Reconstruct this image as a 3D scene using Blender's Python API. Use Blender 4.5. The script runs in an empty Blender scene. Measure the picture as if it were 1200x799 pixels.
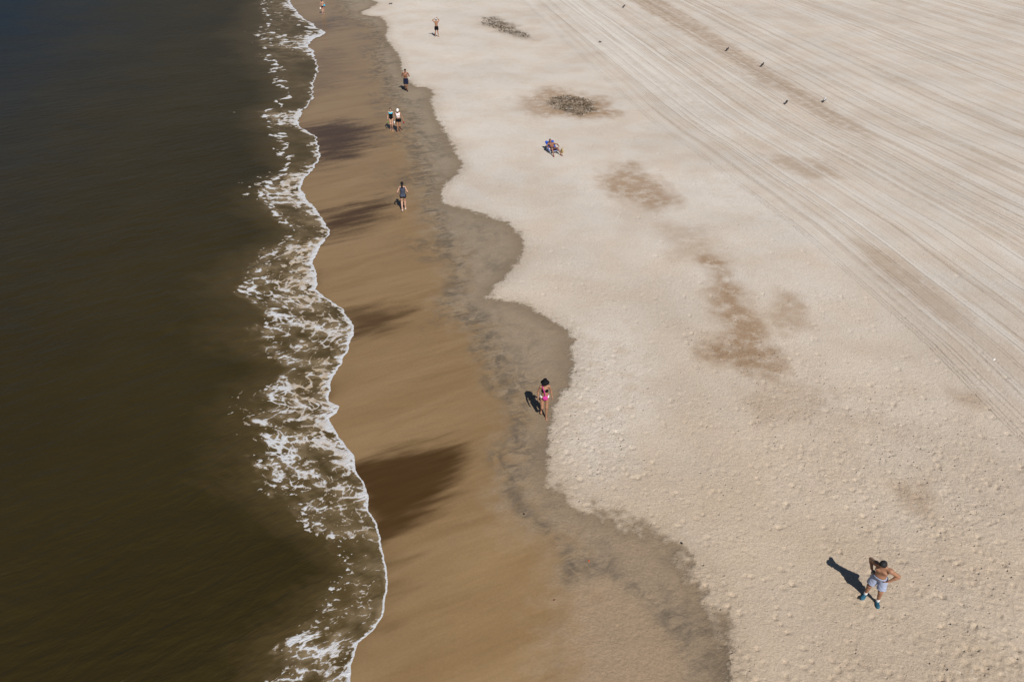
import bpy, math, random
import numpy as np
from mathutils import Vector, Matrix

random.seed(7)
rng = np.random.default_rng(11)
S = bpy.context.scene
COL = S.collection

# ------------------------------------------------------------------ camera, sky, sun, exposure
CAM_H, CAM_PITCH, FOC = 18.5, math.radians(33.0), 933.0      # metres, down-tilt, focal length for a 1200 px wide frame
cam = bpy.data.cameras.new('camera')
cam.sensor_width = 36.0
cam.lens = 36.0 * FOC / 1200.0
cam.clip_end = 12000.0
cam_ob = bpy.data.objects.new('camera', cam)
COL.objects.link(cam_ob)
cam_ob.location = (0, 0, CAM_H)
cam_ob.rotation_euler = (math.pi / 2 - CAM_PITCH, 0, 0)
S.camera = cam_ob

SUN_EL, SUN_AZ = math.radians(46.0), math.radians(158.5)     # azimuth clockwise from +Y
W = bpy.data.worlds.new('World')
S.world = W
W.use_nodes = True
wn = W.node_tree
sky = wn.nodes.new('ShaderNodeTexSky')
sky.sky_type = 'NISHITA'
sky.sun_disc = False
sky.sun_elevation = SUN_EL
sky.sun_rotation = SUN_AZ
sky.air_density = 0.8
sky.dust_density = 0.1
wn.links.new(sky.outputs[0], wn.nodes['Background'].inputs[0])
wn.nodes['Background'].inputs[1].default_value = 0.05
sun = bpy.data.lights.new('sun', 'SUN')
sun.energy = 5.0
sun.angle = math.radians(0.5)
sun.color = (1.0, 0.955, 0.90)
sun_ob = bpy.data.objects.new('sun', sun)
COL.objects.link(sun_ob)
sv = Vector((math.sin(SUN_AZ) * math.cos(SUN_EL), math.cos(SUN_AZ) * math.cos(SUN_EL), math.sin(SUN_EL)))
sun_ob.rotation_euler = (-sv).to_track_quat('-Z', 'Y').to_euler()
sun_ob.location = sv * 60
S.view_settings.view_transform = 'Standard'
S.view_settings.look = 'None'
S.view_settings.gamma = 1.0
S.view_settings.use_curve_mapping = False
S.view_settings.exposure = 0.08


# ------------------------------------------------------------------ ground coordinates, noise, fields
def G(x, y):
    """point of the beach plane seen at photograph pixel x, y"""
    u = (np.asarray(x, float) - 600) / FOC
    v = (np.asarray(y, float) - 399.5) / FOC
    dz = math.sin(CAM_PITCH) + v * math.cos(CAM_PITCH)
    dy = math.cos(CAM_PITCH) - v * math.sin(CAM_PITCH)
    return np.stack([u * CAM_H / dz, dy * CAM_H / dz], -1)


def GP(pts):
    a = np.array(pts, float)
    return G(a[:, 0], a[:, 1])


def sstep(a, b, x):
    t = np.clip((x - a) / (b - a), 0, 1)
    return t * t * (3 - 2 * t)


def perlin(x, y, seed=0):
    xi = np.floor(x).astype(np.int64); yi = np.floor(y).astype(np.int64)
    xf = x - xi; yf = y - yi

    def grad(ix, iy, dx, dy):
        h = (ix * 374761393 + iy * 668265263 + seed * 974634541) & 0xffffffff
        h = ((h ^ (h >> 13)) * 1274126177) & 0xffffffff
        h = (h ^ (h >> 16)) & 0xffff
        a = h * (2 * math.pi / 65536)
        return np.cos(a) * dx + np.sin(a) * dy
    u = xf * xf * xf * (xf * (xf * 6 - 15) + 10)
    v = yf * yf * yf * (yf * (yf * 6 - 15) + 10)
    a = grad(xi, yi, xf, yf); b = grad(xi + 1, yi, xf - 1, yf)
    c = grad(xi, yi + 1, xf, yf - 1); d = grad(xi + 1, yi + 1, xf - 1, yf - 1)
    return ((a + (b - a) * u) + ((c + (d - c) * u) - (a + (b - a) * u)) * v) * 1.5


def fbm(x, y, octs=4, seed=0, gain=0.5):
    s = 0; a = 1
    for i in range(octs):
        s = s + a * perlin(x * 2 ** i + 17.3 * i, y * 2 ** i - 9.1 * i, seed + i)
        a *= gain
    return s


def cells(x, y, seed=0):
    """distance to the border between nearest and second nearest scattered points"""
    xi = np.floor(x).astype(np.int64); yi = np.floor(y).astype(np.int64)
    a = np.full(x.shape, 9.0); b = np.full(x.shape, 9.0)
    for i in (-1, 0, 1):
        for j in (-1, 0, 1):
            cx, cy = xi + i, yi + j
            h = (cx * 374761393 + cy * 668265263 + seed * 974634541) & 0xffffffff
            h = ((h ^ (h >> 13)) * 1274126177) & 0xffffffff
            h = h ^ (h >> 16)
            d = np.hypot(cx + (h & 0xff) / 255.0 - x, cy + ((h >> 8) & 0xff) / 255.0 - y)
            b = np.minimum(b, np.maximum(a, d)); a = np.minimum(a, d)
    return b - a


def seg_dist(px, py, line):
    d = np.full(px.shape, 1e9)
    for (ax, ay), (bx, by) in zip(line[:-1], line[1:]):
        ex, ey = bx - ax, by - ay
        L = ex * ex + ey * ey + 1e-12
        t = np.clip(((px - ax) * ex + (py - ay) * ey) / L, 0, 1)
        d = np.minimum(d, (px - ax - t * ex) ** 2 + (py - ay - t * ey) ** 2)
    return np.sqrt(d)


def inside(px, py, poly):
    r = np.zeros(px.shape, bool)
    n = len(poly)
    for i in range(n):
        x1, y1 = poly[i]; x2, y2 = poly[(i + 1) % n]
        if y1 == y2:
            continue
        c = (y1 > py) != (y2 > py)
        r ^= c & (px < (x2 - x1) * (py - y1) / (y2 - y1) + x1)
    return r


def poly_sd(px, py, poly):                       # > 0 inside
    d = seg_dist(px, py, list(poly) + [poly[0]])
    return np.where(inside(px, py, poly), d, -d)


# water's edge, top of the frame to the bottom
SHORE_PX = [(338, 0), (342, 7), (352, 19), (357, 24), (366, 28), (371, 34), (381, 38), (380, 41), (372, 44), (364, 49),
            (360, 55), (367, 60), (369, 70), (372, 80), (368, 95), (366, 105), (366, 116), (360, 125), (353, 131),
            (352, 136), (348, 142), (352, 150), (362, 157), (371, 161), (372, 172), (375, 184), (370, 194), (365, 200),
            (356, 211), (352, 220), (357, 232), (364, 240), (371, 249), (378, 260), (385, 270), (386, 275), (378, 285),
            (370, 297), (366, 307), (369, 317), (369, 325), (371, 334), (368, 340), (375, 345), (387, 354), (400, 362),
            (406, 372), (414, 384), (410, 400), (408, 411), (400, 422), (394, 435), (387, 449), (384, 464), (385, 471),
            (397, 477), (392, 485), (385, 491), (390, 502), (396, 512), (406, 527), (414, 534), (414, 544), (417, 555),
            (425, 565), (429, 580), (430, 600), (441, 614), (444, 627), (445, 641), (449, 656), (452, 675), (452, 692),
            (449, 706), (447, 721), (439, 736), (429, 746), (418, 754), (414, 769), (409, 779), (408, 799), (404, 830)]
SHORE = GP(SHORE_PX)
_sy = np.concatenate([[3500.0, 400.0, 180.0], SHORE[:, 1], [4.0, -60.0]])
_sx = np.concatenate([[SHORE[0, 0] - 900, SHORE[0, 0] - 76, SHORE[0, 0] - 19], SHORE[:, 0], [-4.6, 8.0]])
_o = np.argsort(_sy); _sy = _sy[_o]; _sx = _sx[_o]


def shore_x(y):
    y = np.asarray(y, float)
    s = np.interp(y, _sy, _sx)
    k = np.clip(y / 30.0, 0.5, 2.2)
    return s + k * (0.06 * perlin(y / 0.55, y * 0 + 3.3, 5) + 0.04 * perlin(y / 0.2, y * 0 + 1.7, 6) + 0.05 * perlin(y / 1.3, y * 0 + 8.1, 8))


DRY_PX = [(433, 0), (444, 5), (435, 11), (420, 16), (430, 20), (446, 21), (452, 27), (455, 36), (451, 42), (459, 55),
          (466, 63), (470, 74), (471, 84), (478, 95), (487, 104), (500, 104), (509, 109), (505, 122), (512, 140),
          (524, 160), (533, 180), (543, 194), (537, 206), (516, 223), (518, 239), (538, 245), (565, 254), (593, 263),
          (609, 276), (615, 290), (609, 307), (598, 320), (590, 330), (576, 342), (571, 353), (587, 353), (612, 359),
          (637, 373), (661, 385), (673, 400), (665, 416), (671, 428), (668, 450), (659, 466), (648, 480), (646, 502),
          (642, 524), (640, 549), (646, 570), (664, 587), (690, 597), (735, 612), (767, 625), (800, 653), (820, 680),
          (833, 713), (847, 743), (853, 780), (853, 799), (850, 840)]
DAMP_PX = [(392, 0), (410, 22), (436, 32), (446, 50), (440, 70), (452, 96), (462, 120), (478, 150), (490, 190), (499, 215),
           (502, 245), (516, 280), (531, 300), (536, 325), (526, 352), (540, 375), (566, 392), (566, 408), (582, 440),
           (602, 468), (604, 500), (596, 540), (592, 578), (612, 606), (652, 636), (664, 662), (658, 700), (660, 760),
           (664, 799), (670, 850)]
DRY = GP(DRY_PX); DAMP = GP(DAMP_PX)


def close_right(line, far_dx, near_dx):
    far = line[0] + np.array([far_dx, 0.0]); 
    a = [(line[0][0] - 900, 3500.0)] + [tuple(line[0] + np.array([-19.0, 73.0]))] + [tuple(p) for p in line] + [(line[-1][0] + 2, 4.0), (line[-1][0] + 12, -60.0)]
    return a, a + [(6000.0, -60.0), (6000.0, 3500.0)]


DRY_L, DRY_POLY = close_right(DRY, 0, 0)
DAMP_L, DAMP_POLY = close_right(DAMP, 0, 0)

# track frame: graders and wheels ran this way
TD = np.array([0.184, -0.983])


def track_u(x, y):
    return x * 0.983 + y * 0.184 - np.interp(y, [22, 28, 40, 46, 52.6, 55.7, 58.8, 72, 107], [21.9, 22.46, 22.5, 22.0, 21.5, 21.06, 20.85, 20.75, 20.75])


# ------------------------------------------------------------------ materials
def lin(r, g, b):
    return tuple(((c / 255) / 12.92 if c / 255 <= 0.04045 else ((c / 255 + 0.055) / 1.055) ** 2.4) for c in (r, g, b)) + (1.0,)


class NT:
    def __init__(s, name):
        s.m = bpy.data.materials.new(name); s.m.use_nodes = True
        s.t = s.m.node_tree; s.n = s.t.nodes; s.l = s.t.links
        s.b = s.n['Principled BSDF']

    def put(s, sock, v):
        if isinstance(v, bpy.types.NodeSocket):
            s.l.new(v, sock)
        elif v is not None:
            sock.default_value = v

    def attr(s, name):
        a = s.n.new('ShaderNodeAttribute'); a.attribute_name = name
        return a.outputs['Fac']

    def math(s, op, a, b=0.0, c=None, clamp=False):
        m = s.n.new('ShaderNodeMath'); m.operation = op; m.use_clamp = clamp
        s.put(m.inputs[0], a); s.put(m.inputs[1], b)
        if c is not None:
            s.put(m.inputs[2], c)
        return m.outputs[0]

    def pos(s):
        return s.n.new('ShaderNodeNewGeometry').outputs['Position']

    def obj(s):
        return s.n.new('ShaderNodeTexCoord').outputs['Object']

    def mapping(s, v, rot=(0, 0, 0), scale=(1, 1, 1)):
        m = s.n.new('ShaderNodeMapping')
        s.put(m.inputs['Vector'], v); m.inputs['Rotation'].default_value = rot; m.inputs['Scale'].default_value = scale
        return m.outputs[0]

    def noise(s, v, scale, detail=4.0, rough=0.55, dist=0.0):
        m = s.n.new('ShaderNodeTexNoise')
        s.put(m.inputs['Vector'], v)
        for k, val in (('Scale', scale), ('Detail', detail), ('Roughness', rough), ('Distortion', dist)):
            m.inputs[k].default_value = val
        return m.outputs['Fac']

    def voronoi(s, v, scale, feature='F1'):
        m = s.n.new('ShaderNodeTexVoronoi'); m.feature = feature
        s.put(m.inputs['Vector'], v); m.inputs['Scale'].default_value = scale
        return m.outputs['Distance']

    def ramp(s, v, a, b, lo=0.0, hi=1.0):
        m = s.n.new('ShaderNodeMapRange'); m.interpolation_type = 'SMOOTHSTEP'
        s.put(m.inputs['Value'], v)
        for k, val in (('From Min', a), ('From Max', b), ('To Min', lo), ('To Max', hi)):
            s.put(m.inputs[k], val)
        return m.outputs[0]

    def mix(s, f, a, b):
        m = s.n.new('ShaderNodeMix'); m.data_type = 'RGBA'
        s.put(m.inputs[0], f); s.put(m.inputs[6], a); s.put(m.inputs[7], b)
        return m.outputs[2]

    def fmix(s, f, a, b):
        m = s.n.new('ShaderNodeMix'); m.data_type = 'FLOAT'
        s.put(m.inputs[0], f); s.put(m.inputs[2], a); s.put(m.inputs[3], b)
        return m.outputs[0]

    def scale(s, col, f):
        m = s.n.new('ShaderNodeMix'); m.data_type = 'RGBA'; m.blend_type = 'MULTIPLY'
        m.inputs[0].default_value = 1.0
        c = s.n.new('ShaderNodeCombineColor')
        for i in range(3):
            s.put(c.inputs[i], f)
        s.put(m.inputs[6], col); s.l.new(c.outputs[0], m.inputs[7])
        return m.outputs[2]

    def bump(s, h, strength=1.0, dist=0.01, normal=None):
        m = s.n.new('ShaderNodeBump')
        m.inputs['Strength'].default_value = strength if not isinstance(strength, bpy.types.NodeSocket) else 1.0
        if isinstance(strength, bpy.types.NodeSocket):
            s.l.new(strength, m.inputs['Strength'])
        m.inputs['Distance'].default_value = dist
        s.put(m.inputs['Height'], h)
        if normal is not None:
            s.l.new(normal, m.inputs['Normal'])
        return m.outputs[0]


def sand_material():
    t = NT('sand')
    P = t.pos()
    dry_d, damp_d, dark, mineral = t.attr('dry_d'), t.attr('damp_d'), t.attr('dark_wet'), t.attr('mineral')
    brown, pale, grade, rough = t.attr('brown'), t.attr('pale'), t.attr('graded'), t.attr('rough')
    wrack, warm = t.attr('wrack'), t.attr('warm')
    n_big = t.noise(P, 0.35, 5)
    n_mid = t.noise(P, 1.7, 6, 0.6)
    n_fine = t.noise(P, 13.0, 5, 0.72)
    n_grit = t.noise(P, 42.0, 3, 0.7)
    n_crumb = t.noise(P, 10.0, 8, 0.72, 0.3)
    # --- dry sand
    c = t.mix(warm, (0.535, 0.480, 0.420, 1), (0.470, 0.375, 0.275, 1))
    c = t.mix(t.ramp(n_big, 0.38, 0.68, 0.0, 0.45), c, (0.470, 0.375, 0.285, 1))
    n_vast = t.noise(P, 0.12, 5, 0.6)
    c = t.scale(c, t.ramp(n_vast, 0.3, 0.7, 0.92, 1.06))
    c = t.mix(t.math('MULTIPLY', brown, t.ramp(t.math('ADD', n_mid, t.math('MULTIPLY', t.math('ADD', n_crumb, n_fine), 0.6)), 0.78, 1.20)), c, (0.295, 0.200, 0.126, 1))
    c = t.mix(t.math('MULTIPLY', pale, t.ramp(n_mid, 0.25, 0.55)), c, (0.60, 0.555, 0.50, 1))
    # graded lanes, drawn along the wheels' way
    uv = t.n.new('ShaderNodeCombineXYZ')
    t.l.new(t.attr('lane_u'), uv.inputs[0]); t.l.new(t.attr('lane_v'), uv.inputs[1])
    lane = t.noise(t.mapping(uv.outputs[0], scale=(1.3, 0.016, 1)), 1.0, 7, 0.66, 0.12)
    lane_f = t.noise(t.mapping(uv.outputs[0], scale=(5.5, 0.05, 1)), 1.0, 3, 0.6, 0.1)
    c = t.mix(t.math('MULTIPLY', grade, t.ramp(lane, 0.46, 0.74, 0.0, 0.55)), c, (0.395, 0.320, 0.252, 1))
    c = t.mix(t.math('MULTIPLY', grade, t.ramp(lane, 0.54, 0.32, 0.0, 0.5)), c, (0.60, 0.56, 0.51, 1))
    c = t.mix(t.math('MULTIPLY', grade, t.ramp(lane_f, 0.52, 0.75, 0.0, 0.38)), c, (0.38, 0.31, 0.24, 1))
    lane_t = t.noise(t.mapping(uv.outputs[0], scale=(0.75, 0.006, 1)), 1.0, 3, 0.55, 0.0)
    rut = t.math('MULTIPLY', grade, t.ramp(t.math('ABSOLUTE', t.math('SUBTRACT', lane_t, 0.5)), 0.0, 0.022, 1.0, 0.0))
    c = t.mix(t.math('MULTIPLY', rut, t.ramp(n_mid, 0.35, 0.6, 0.15, 0.6)), c, (0.36, 0.285, 0.215, 1))
    # mottling of trodden sand, grit
    speck = t.ramp(t.noise(t.mapping(P, scale=(1, 1, 0.2)), 6.5, 6, 0.62, 0.8), 0.56, 0.70)
    c = t.mix(t.math('MULTIPLY', speck, t.math('MULTIPLY', rough, 0.45)), c, (0.64, 0.57, 0.49, 1))
    c = t.scale(c, t.fmix(rough, t.ramp(n_fine, 0.28, 0.72, 0.86, 1.10), t.ramp(t.math('ADD', t.math('MULTIPLY', n_crumb, 0.5), t.math('MULTIPLY', n_fine, 0.5)), 0.30, 0.70, 0.80, 1.15)))
    c = t.scale(c, t.ramp(n_grit, 0.25, 0.75, 0.88, 1.12))
    c = t.mix(t.math('MULTIPLY', wrack, t.ramp(n_crumb, 0.40, 0.58)), c, (0.090, 0.070, 0.045, 1))
    # --- damp sand (above the last swash) and washed wet sand
    c_damp = t.mix(n_mid, (0.225, 0.172, 0.116, 1), (0.290, 0.236, 0.175, 1))
    c_damp = t.scale(c_damp, t.ramp(n_crumb, 0.25, 0.75, 0.82, 1.16))
    sv2 = t.mapping(t.mapping(P, rot=(0, 0, math.radians(-30))), scale=(0.12, 0.75, 1))
    streak = t.noise(sv2, 1.0, 8, 0.58, 0.9)
    streak_f = t.noise(t.mapping(t.mapping(P, rot=(0, 0, math.radians(-24))), scale=(0.45, 4.0, 1)), 1.0, 6, 0.62, 0.8)
    c_wet = t.mix(t.ramp(streak, 0.25, 0.75), (0.206, 0.129, 0.060, 1), (0.248, 0.164, 0.082, 1))
    c_wet = t.scale(c_wet, t.ramp(streak_f, 0.25, 0.75, 0.94, 1.06))
    c_wet = t.scale(c_wet, t.ramp(n_grit, 0.2, 0.8, 0.92, 1.08))
    c_wet = t.mix(t.math('MULTIPLY', t.attr('pale_wet'), 0.85), c_wet, t.scale(c_wet, 1.09))
    c_wet = t.scale(c_wet, t.ramp(n_fine, 0.25, 0.75, 0.94, 1.06))
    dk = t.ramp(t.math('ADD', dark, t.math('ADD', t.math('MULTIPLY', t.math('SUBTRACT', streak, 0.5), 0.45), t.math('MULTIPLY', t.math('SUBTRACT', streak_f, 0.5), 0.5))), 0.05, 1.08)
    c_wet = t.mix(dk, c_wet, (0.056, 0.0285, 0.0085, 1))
    c_damp = t.mix(t.math('MULTIPLY', warm, 0.6), c_damp, t.scale((0.290, 0.207, 0.130, 1), t.ramp(n_crumb, 0.25, 0.75, 0.82, 1.14)))
    c_damp = t.mix(t.math('MULTIPLY', t.attr('pale_wet'), 0.7), c_damp, t.scale((0.320, 0.228, 0.145, 1), t.ramp(n_crumb, 0.3, 0.7, 0.90, 1.08)))
    blot = t.noise(P, 0.9, 8, 0.68, 0.6)
    c_damp = t.mix(t.ramp(t.math('ADD', blot, t.math('MULTIPLY', t.math('SUBTRACT', n_crumb, 0.5), 0.5)), 0.47, 0.72, 0.0, t.math('SUBTRACT', 0.55, t.math('MULTIPLY', t.attr('pale_wet'), 0.5))), c_damp, (0.145, 0.117, 0.085, 1))
    dampw = t.ramp(t.math('ADD', damp_d, t.math('ADD', t.math('MULTIPLY', t.math('SUBTRACT', n_mid, 0.5), 3.0), t.math('MULTIPLY', t.math('SUBTRACT', streak, 0.5), 1.6))), -1.5, 1.3)
    cw = t.mix(dampw, c_wet, c_damp)
    n_swirl = t.noise(P, 1.3, 8, 0.70, 0.9)
    mn = t.math('MULTIPLY', mineral, t.ramp(t.math('ADD', n_swirl, t.math('MULTIPLY', t.math('SUBTRACT', streak_f, 0.5), 0.45)), 0.38, 0.66, 0.0, 0.78))
    cw = t.mix(mn, cw, (0.088, 0.072, 0.054, 1))
    # --- dry line
    dn = t.math('ADD', dry_d, t.math('ADD', t.math('MULTIPLY', t.math('SUBTRACT', n_mid, 0.5), 1.1), t.math('MULTIPLY', t.math('SUBTRACT', n_crumb, 0.5), 1.0)))
    sl = t.attr('soft_line')
    dryf = t.ramp(dn, t.math('MULTIPLY_ADD', sl, -0.45, -0.11), t.math('MULTIPLY_ADD', sl, 0.60, 0.11))
    halo = t.ramp(dn, 0.0, 1.1, 0.65, 0.0)
    c = t.mix(t.math('MULTIPLY', halo, t.ramp(n_crumb, 0.40, 0.60)), c, (0.30, 0.235, 0.165, 1))
    cw = t.mix(t.ramp(dn, -1.0, -0.05, 0.0, 0.55), cw, t.scale((0.170, 0.125, 0.080, 1), t.ramp(n_crumb, 0.25, 0.75, 0.85, 1.15)))
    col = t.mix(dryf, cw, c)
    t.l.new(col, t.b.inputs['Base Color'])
    r_wet = t.fmix(dampw, t.fmix(dk, 0.34, 0.28), 0.80)
    t.l.new(t.fmix(dryf, r_wet, 0.95), t.b.inputs['Roughness'])
    t.l.new(t.fmix(dryf, t.fmix(dampw, 0.28, 0.2), 0.1), t.b.inputs['Specular IOR Level'])
    # fine relief
    h_dry = t.math('ADD', t.math('MULTIPLY', n_crumb, t.fmix(rough, 0.35, 1.0)), t.math('ADD', t.math('MULTIPLY', n_fine, 0.55), t.math('MULTIPLY', t.math('MULTIPLY', lane_f, grade), 0.45)))
    h_dry = t.math('ADD', h_dry, t.math('MULTIPLY', n_grit, 0.10))
    h_dry = t.math('SUBTRACT', h_dry, t.math('MULTIPLY', rut, 0.7))
    vo = t.n.new('ShaderNodeTexVoronoi'); vo.inputs['Scale'].default_value = 5.5
    t.l.new(t.mapping(P, scale=(1, 1, 0.05)), vo.inputs['Vector'])
    sc_ = t.n.new('ShaderNodeSeparateColor'); t.l.new(vo.outputs['Color'], sc_.inputs[0])
    pit = t.math('MULTIPLY', t.ramp(vo.outputs['Distance'], 0.06, 0.24, 1.0, 0.0), t.ramp(sc_.outputs[0], 0.45, 1.0))
    h_dry = t.math('SUBTRACT', h_dry, t.math('MULTIPLY', pit, t.math('MULTIPLY', t.ramp(rough, 0.05, 0.9, 0.15, 1.0), t.fmix(grade, 1.3, 0.4))))
    lu = t.math('ADD', t.attr('lane_u'), t.math('MULTIPLY', t.math('SUBTRACT', n_mid, 0.5), 0.10))
    for c0, w0, a0 in ((-0.17, 0.06, 0.9), (-0.02, 0.05, 0.7), (0.16, 0.06, 0.9), (1.62, 0.05, 0.6), (1.80, 0.05, 0.7), (1.99, 0.05, 0.6), (3.75, 0.06, 0.6), (3.95, 0.06, 0.5),
                       (6.1, 0.07, 0.6), (6.35, 0.07, 0.6), (9.2, 0.08, 0.7), (12.6, 0.08, 0.7), (13.0, 0.08, 0.7)):
        g_ = t.ramp(t.math('ABSOLUTE', t.math('SUBTRACT', lu, c0)), 0.0, w0, a0, 0.0)
        h_dry = t.math('SUBTRACT', h_dry, t.math('MULTIPLY', t.math('MULTIPLY', g_, 0.62), t.ramp(n_big, 0.32, 0.5, 0.25, 1.0)))
    h_wet = t.math('ADD', t.math('MULTIPLY', n_crumb, t.math('MULTIPLY', dampw, 0.8)), t.math('MULTIPLY', streak_f, 0.05))
    h_wet = t.math('ADD', h_wet, t.math('MULTIPLY', n_grit, 0.05))
    t.l.new(t.bump(t.fmix(dryf, h_wet, h_dry), 1.0, 0.048), t.b.inputs['Normal'])
    return t.m


def water_material():
    t = NT('sea_water')
    P = t.pos()
    sh, froth = t.attr('shallow'), t.attr('froth')
    rot = t.mapping(P, rot=(0, 0, math.radians(-38)))
    w1 = t.noise(t.mapping(rot, scale=(0.5, 1.5, 1)), 1.3, 5, 0.6, 0.5)
    w2 = t.noise(t.mapping(rot, scale=(0.6, 1.5, 1)), 4.5, 4, 0.6, 0.3)
    big = t.noise(P, 0.10, 4)
    silt = t.noise(P, 1.1, 6, 0.6, 0.6)
    deep = t.mix(t.ramp(big, 0.3, 0.7), (0.0260, 0.0188, 0.0056, 1), (0.0320, 0.0234, 0.0072, 1))
    deep = t.mix(t.math('MULTIPLY', t.attr('offshore'), t.ramp(big, 0.2, 0.6, 0.75, 1.0)), deep, (0.0035, 0.0105, 0.0205, 1))
    c = t.mix(sh, deep, (0.092, 0.063, 0.027, 1))
    c = t.mix(t.math('MULTIPLY', froth, t.ramp(silt, 0.35, 0.7)), c, (0.30, 0.225, 0.14, 1))
    hh = t.math('ADD', w1, t.math('MULTIPLY', w2, 0.35))
    nrm = t.bump(hh, t.fmix(sh, 0.9, 0.5), 0.10)
    # turbid body plus a surface roughened by ripples too small to build, which tame the grazing mirror
    dif = t.n.new('ShaderNodeBsdfDiffuse'); t.l.new(c, dif.inputs['Color']); t.l.new(nrm, dif.inputs['Normal'])
    glo = t.n.new('ShaderNodeBsdfGlossy'); glo.inputs['Roughness'].default_value = 0.30; t.l.new(nrm, glo.inputs['Normal'])
    fr = t.n.new('ShaderNodeFresnel'); fr.inputs['IOR'].default_value = 1.333; t.l.new(nrm, fr.inputs['Normal'])
    ms = t.n.new('ShaderNodeMixShader')
    t.l.new(t.math('MINIMUM', t.math('MULTIPLY', fr.outputs[0], 0.50), 0.14), ms.inputs[0])
    t.l.new(dif.outputs[0], ms.inputs[1]); t.l.new(glo.outputs[0], ms.inputs[2])
    t.l.new(ms.outputs[0], t.n['Material Output'].inputs['Surface'])
    t.n.remove(t.b)
    return t.m


def foam_material():
    t = NT('foam')
    P = t.pos()
    th = t.attr('thick')
    n = t.noise(P, 14.0, 5, 0.65)
    n2 = t.noise(P, 2.2, 4, 0.6)
    c = t.mix(t.ramp(t.math('ADD', th, t.math('MULTIPLY', t.math('SUBTRACT', n, 0.5), 0.9)), 0.00, 0.40), (0.23, 0.18, 0.12, 1), (0.53, 0.535, 0.55, 1))
    c = t.mix(t.math('MULTIPLY', t.attr('tan'), t.ramp(n2, 0.35, 0.6)), c, (0.40, 0.31, 0.21, 1))
    t.l.new(c, t.b.inputs['Base Color'])
    t.b.inputs['Roughness'].default_value = 0.75
    t.b.inputs['Subsurface Weight'].default_value = 0.0
    t.l.new(t.bump(t.math('ADD', n, t.noise(P, 30.0, 3)), 0.9, 0.03), t.b.inputs['Normal'])
    return t.m


def flat_mat(name, col, rough=0.8, var=0.12, nscale=14.0, spec=0.3, bump=0.0):
    t = NT(name)
    v = t.noise(t.obj(), nscale, 4, 0.6)
    t.l.new(t.scale(col, t.ramp(v, 0.2, 0.8, 1 - var, 1 + var)), t.b.inputs['Base Color'])
    t.b.inputs['Roughness'].default_value = rough
    t.b.inputs['Specular IOR Level'].default_value = spec
    if bump:
        t.l.new(t.bump(t.noise(t.obj(), nscale * 2.5, 4), bump, 0.01), t.b.inputs['Normal'])
    return t.m


M_SAND = sand_material()
M_WATER = water_material()
M_FOAM = foam_material()


# ------------------------------------------------------------------ mesh helpers
def np_mesh(name, verts, faces, mat, smooth=True, attrs=None):
    """faces: int array (n,3) or (n,4)"""
    verts = np.asarray(verts, np.float32); faces = np.asarray(faces, np.int32)
    me = bpy.data.meshes.new(name)
    k = faces.shape[1]
    me.vertices.add(len(verts)); me.vertices.foreach_set('co', verts.ravel())
    me.loops.add(faces.size); me.loops.foreach_set('vertex_index', faces.ravel())
    me.polygons.add(len(faces))
    me.polygons.foreach_set('loop_start', np.arange(0, faces.size, k, dtype=np.int32))
    me.polygons.foreach_set('loop_total', np.full(len(faces), k, np.int32))
    me.polygons.foreach_set('use_smooth', np.full(len(faces), smooth, bool))
    me.update(calc_edges=True)
    for an, av in (attrs or {}).items():
        a = me.attributes.new(an, 'FLOAT', 'POINT')
        a.data.foreach_set('value', np.asarray(av, np.float32).ravel())
    if mat:
        me.materials.append(mat)
    return me


def link(name, me, parent=None, loc=None, rot=None):
    o = bpy.data.objects.new(name, me)
    COL.objects.link(o)
    if parent:
        o.parent = parent
    if loc is not None:
        o.location = loc
    if rot is not None:
        o.rotation_euler = rot
    return o


def tag(o, label=None, cat=None, group=None, kind=None):
    for k, v in (('label', label), ('category', cat), ('group', group), ('kind', kind)):
        if v:
            o[k] = v
    return o


def grid_faces(ny, nx):
    i = np.arange(ny - 1)[:, None] * nx + np.arange(nx - 1)[None, :]
    return np.stack([i, i + 1, i + nx + 1, i + nx], -1).reshape(-1, 4)


def axis_steps(knots):
    """knots: (coordinate, step) pairs -> coordinates with smoothly changing steps"""
    c = [knots[0][0]]; xs = [k[0] for k in knots]; st = [k[1] for k in knots]
    while c[-1] < xs[-1]:
        c.append(c[-1] + float(np.interp(c[-1], xs, st)))
    return np.array(c)


# ------------------------------------------------------------------ the beach sheet
gx = axis_steps([(-3200, 500), (-600, 90), (-120, 12), (-34, 0.9), (-16, 0.16), (-8, 0.07), (-5, 0.05), (19, 0.05), (24, 0.09), (46, 0.17), (66, 0.35), (140, 14), (600, 90), (3200, 500)])
gy = axis_steps([(-150, 40), (0, 5), (9, 0.35), (11.5, 0.05), (17, 0.05), (28, 0.085), (50, 0.16), (75, 0.28), (112, 0.5), (180, 6), (800, 90), (4200, 500)])
GXm, GYm = np.meshgrid(gx, gy)
GNX, GNY = len(gx), len(gy)


def coarse(fn):
    """evaluate a smooth field on every fourth row and column and interpolate"""
    ix = np.unique(np.append(np.arange(0, GNX, 4), GNX - 1)); iy = np.unique(np.append(np.arange(0, GNY, 4), GNY - 1))
    cx, cy = np.meshgrid(gx[ix], gy[iy])
    f = fn(cx, cy)
    tmp = np.empty((len(iy), GNX))
    for r in range(len(iy)):
        tmp[r] = np.interp(gx, gx[ix], f[r])
    out = np.empty((GNY, GNX))
    j = np.clip(np.searchsorted(gy[iy], gy, side='right') - 1, 0, len(iy) - 2)
    w = ((gy - gy[iy][j]) / (gy[iy][j + 1] - gy[iy][j]))[:, None]
    out = tmp[j] * (1 - w) + tmp[j + 1] * w
    return out


def line_field(line, poly):
    return coarse(lambda x, y: np.where(inside(x, y, poly), 1, -1) * seg_dist(x, y, line))


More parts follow.
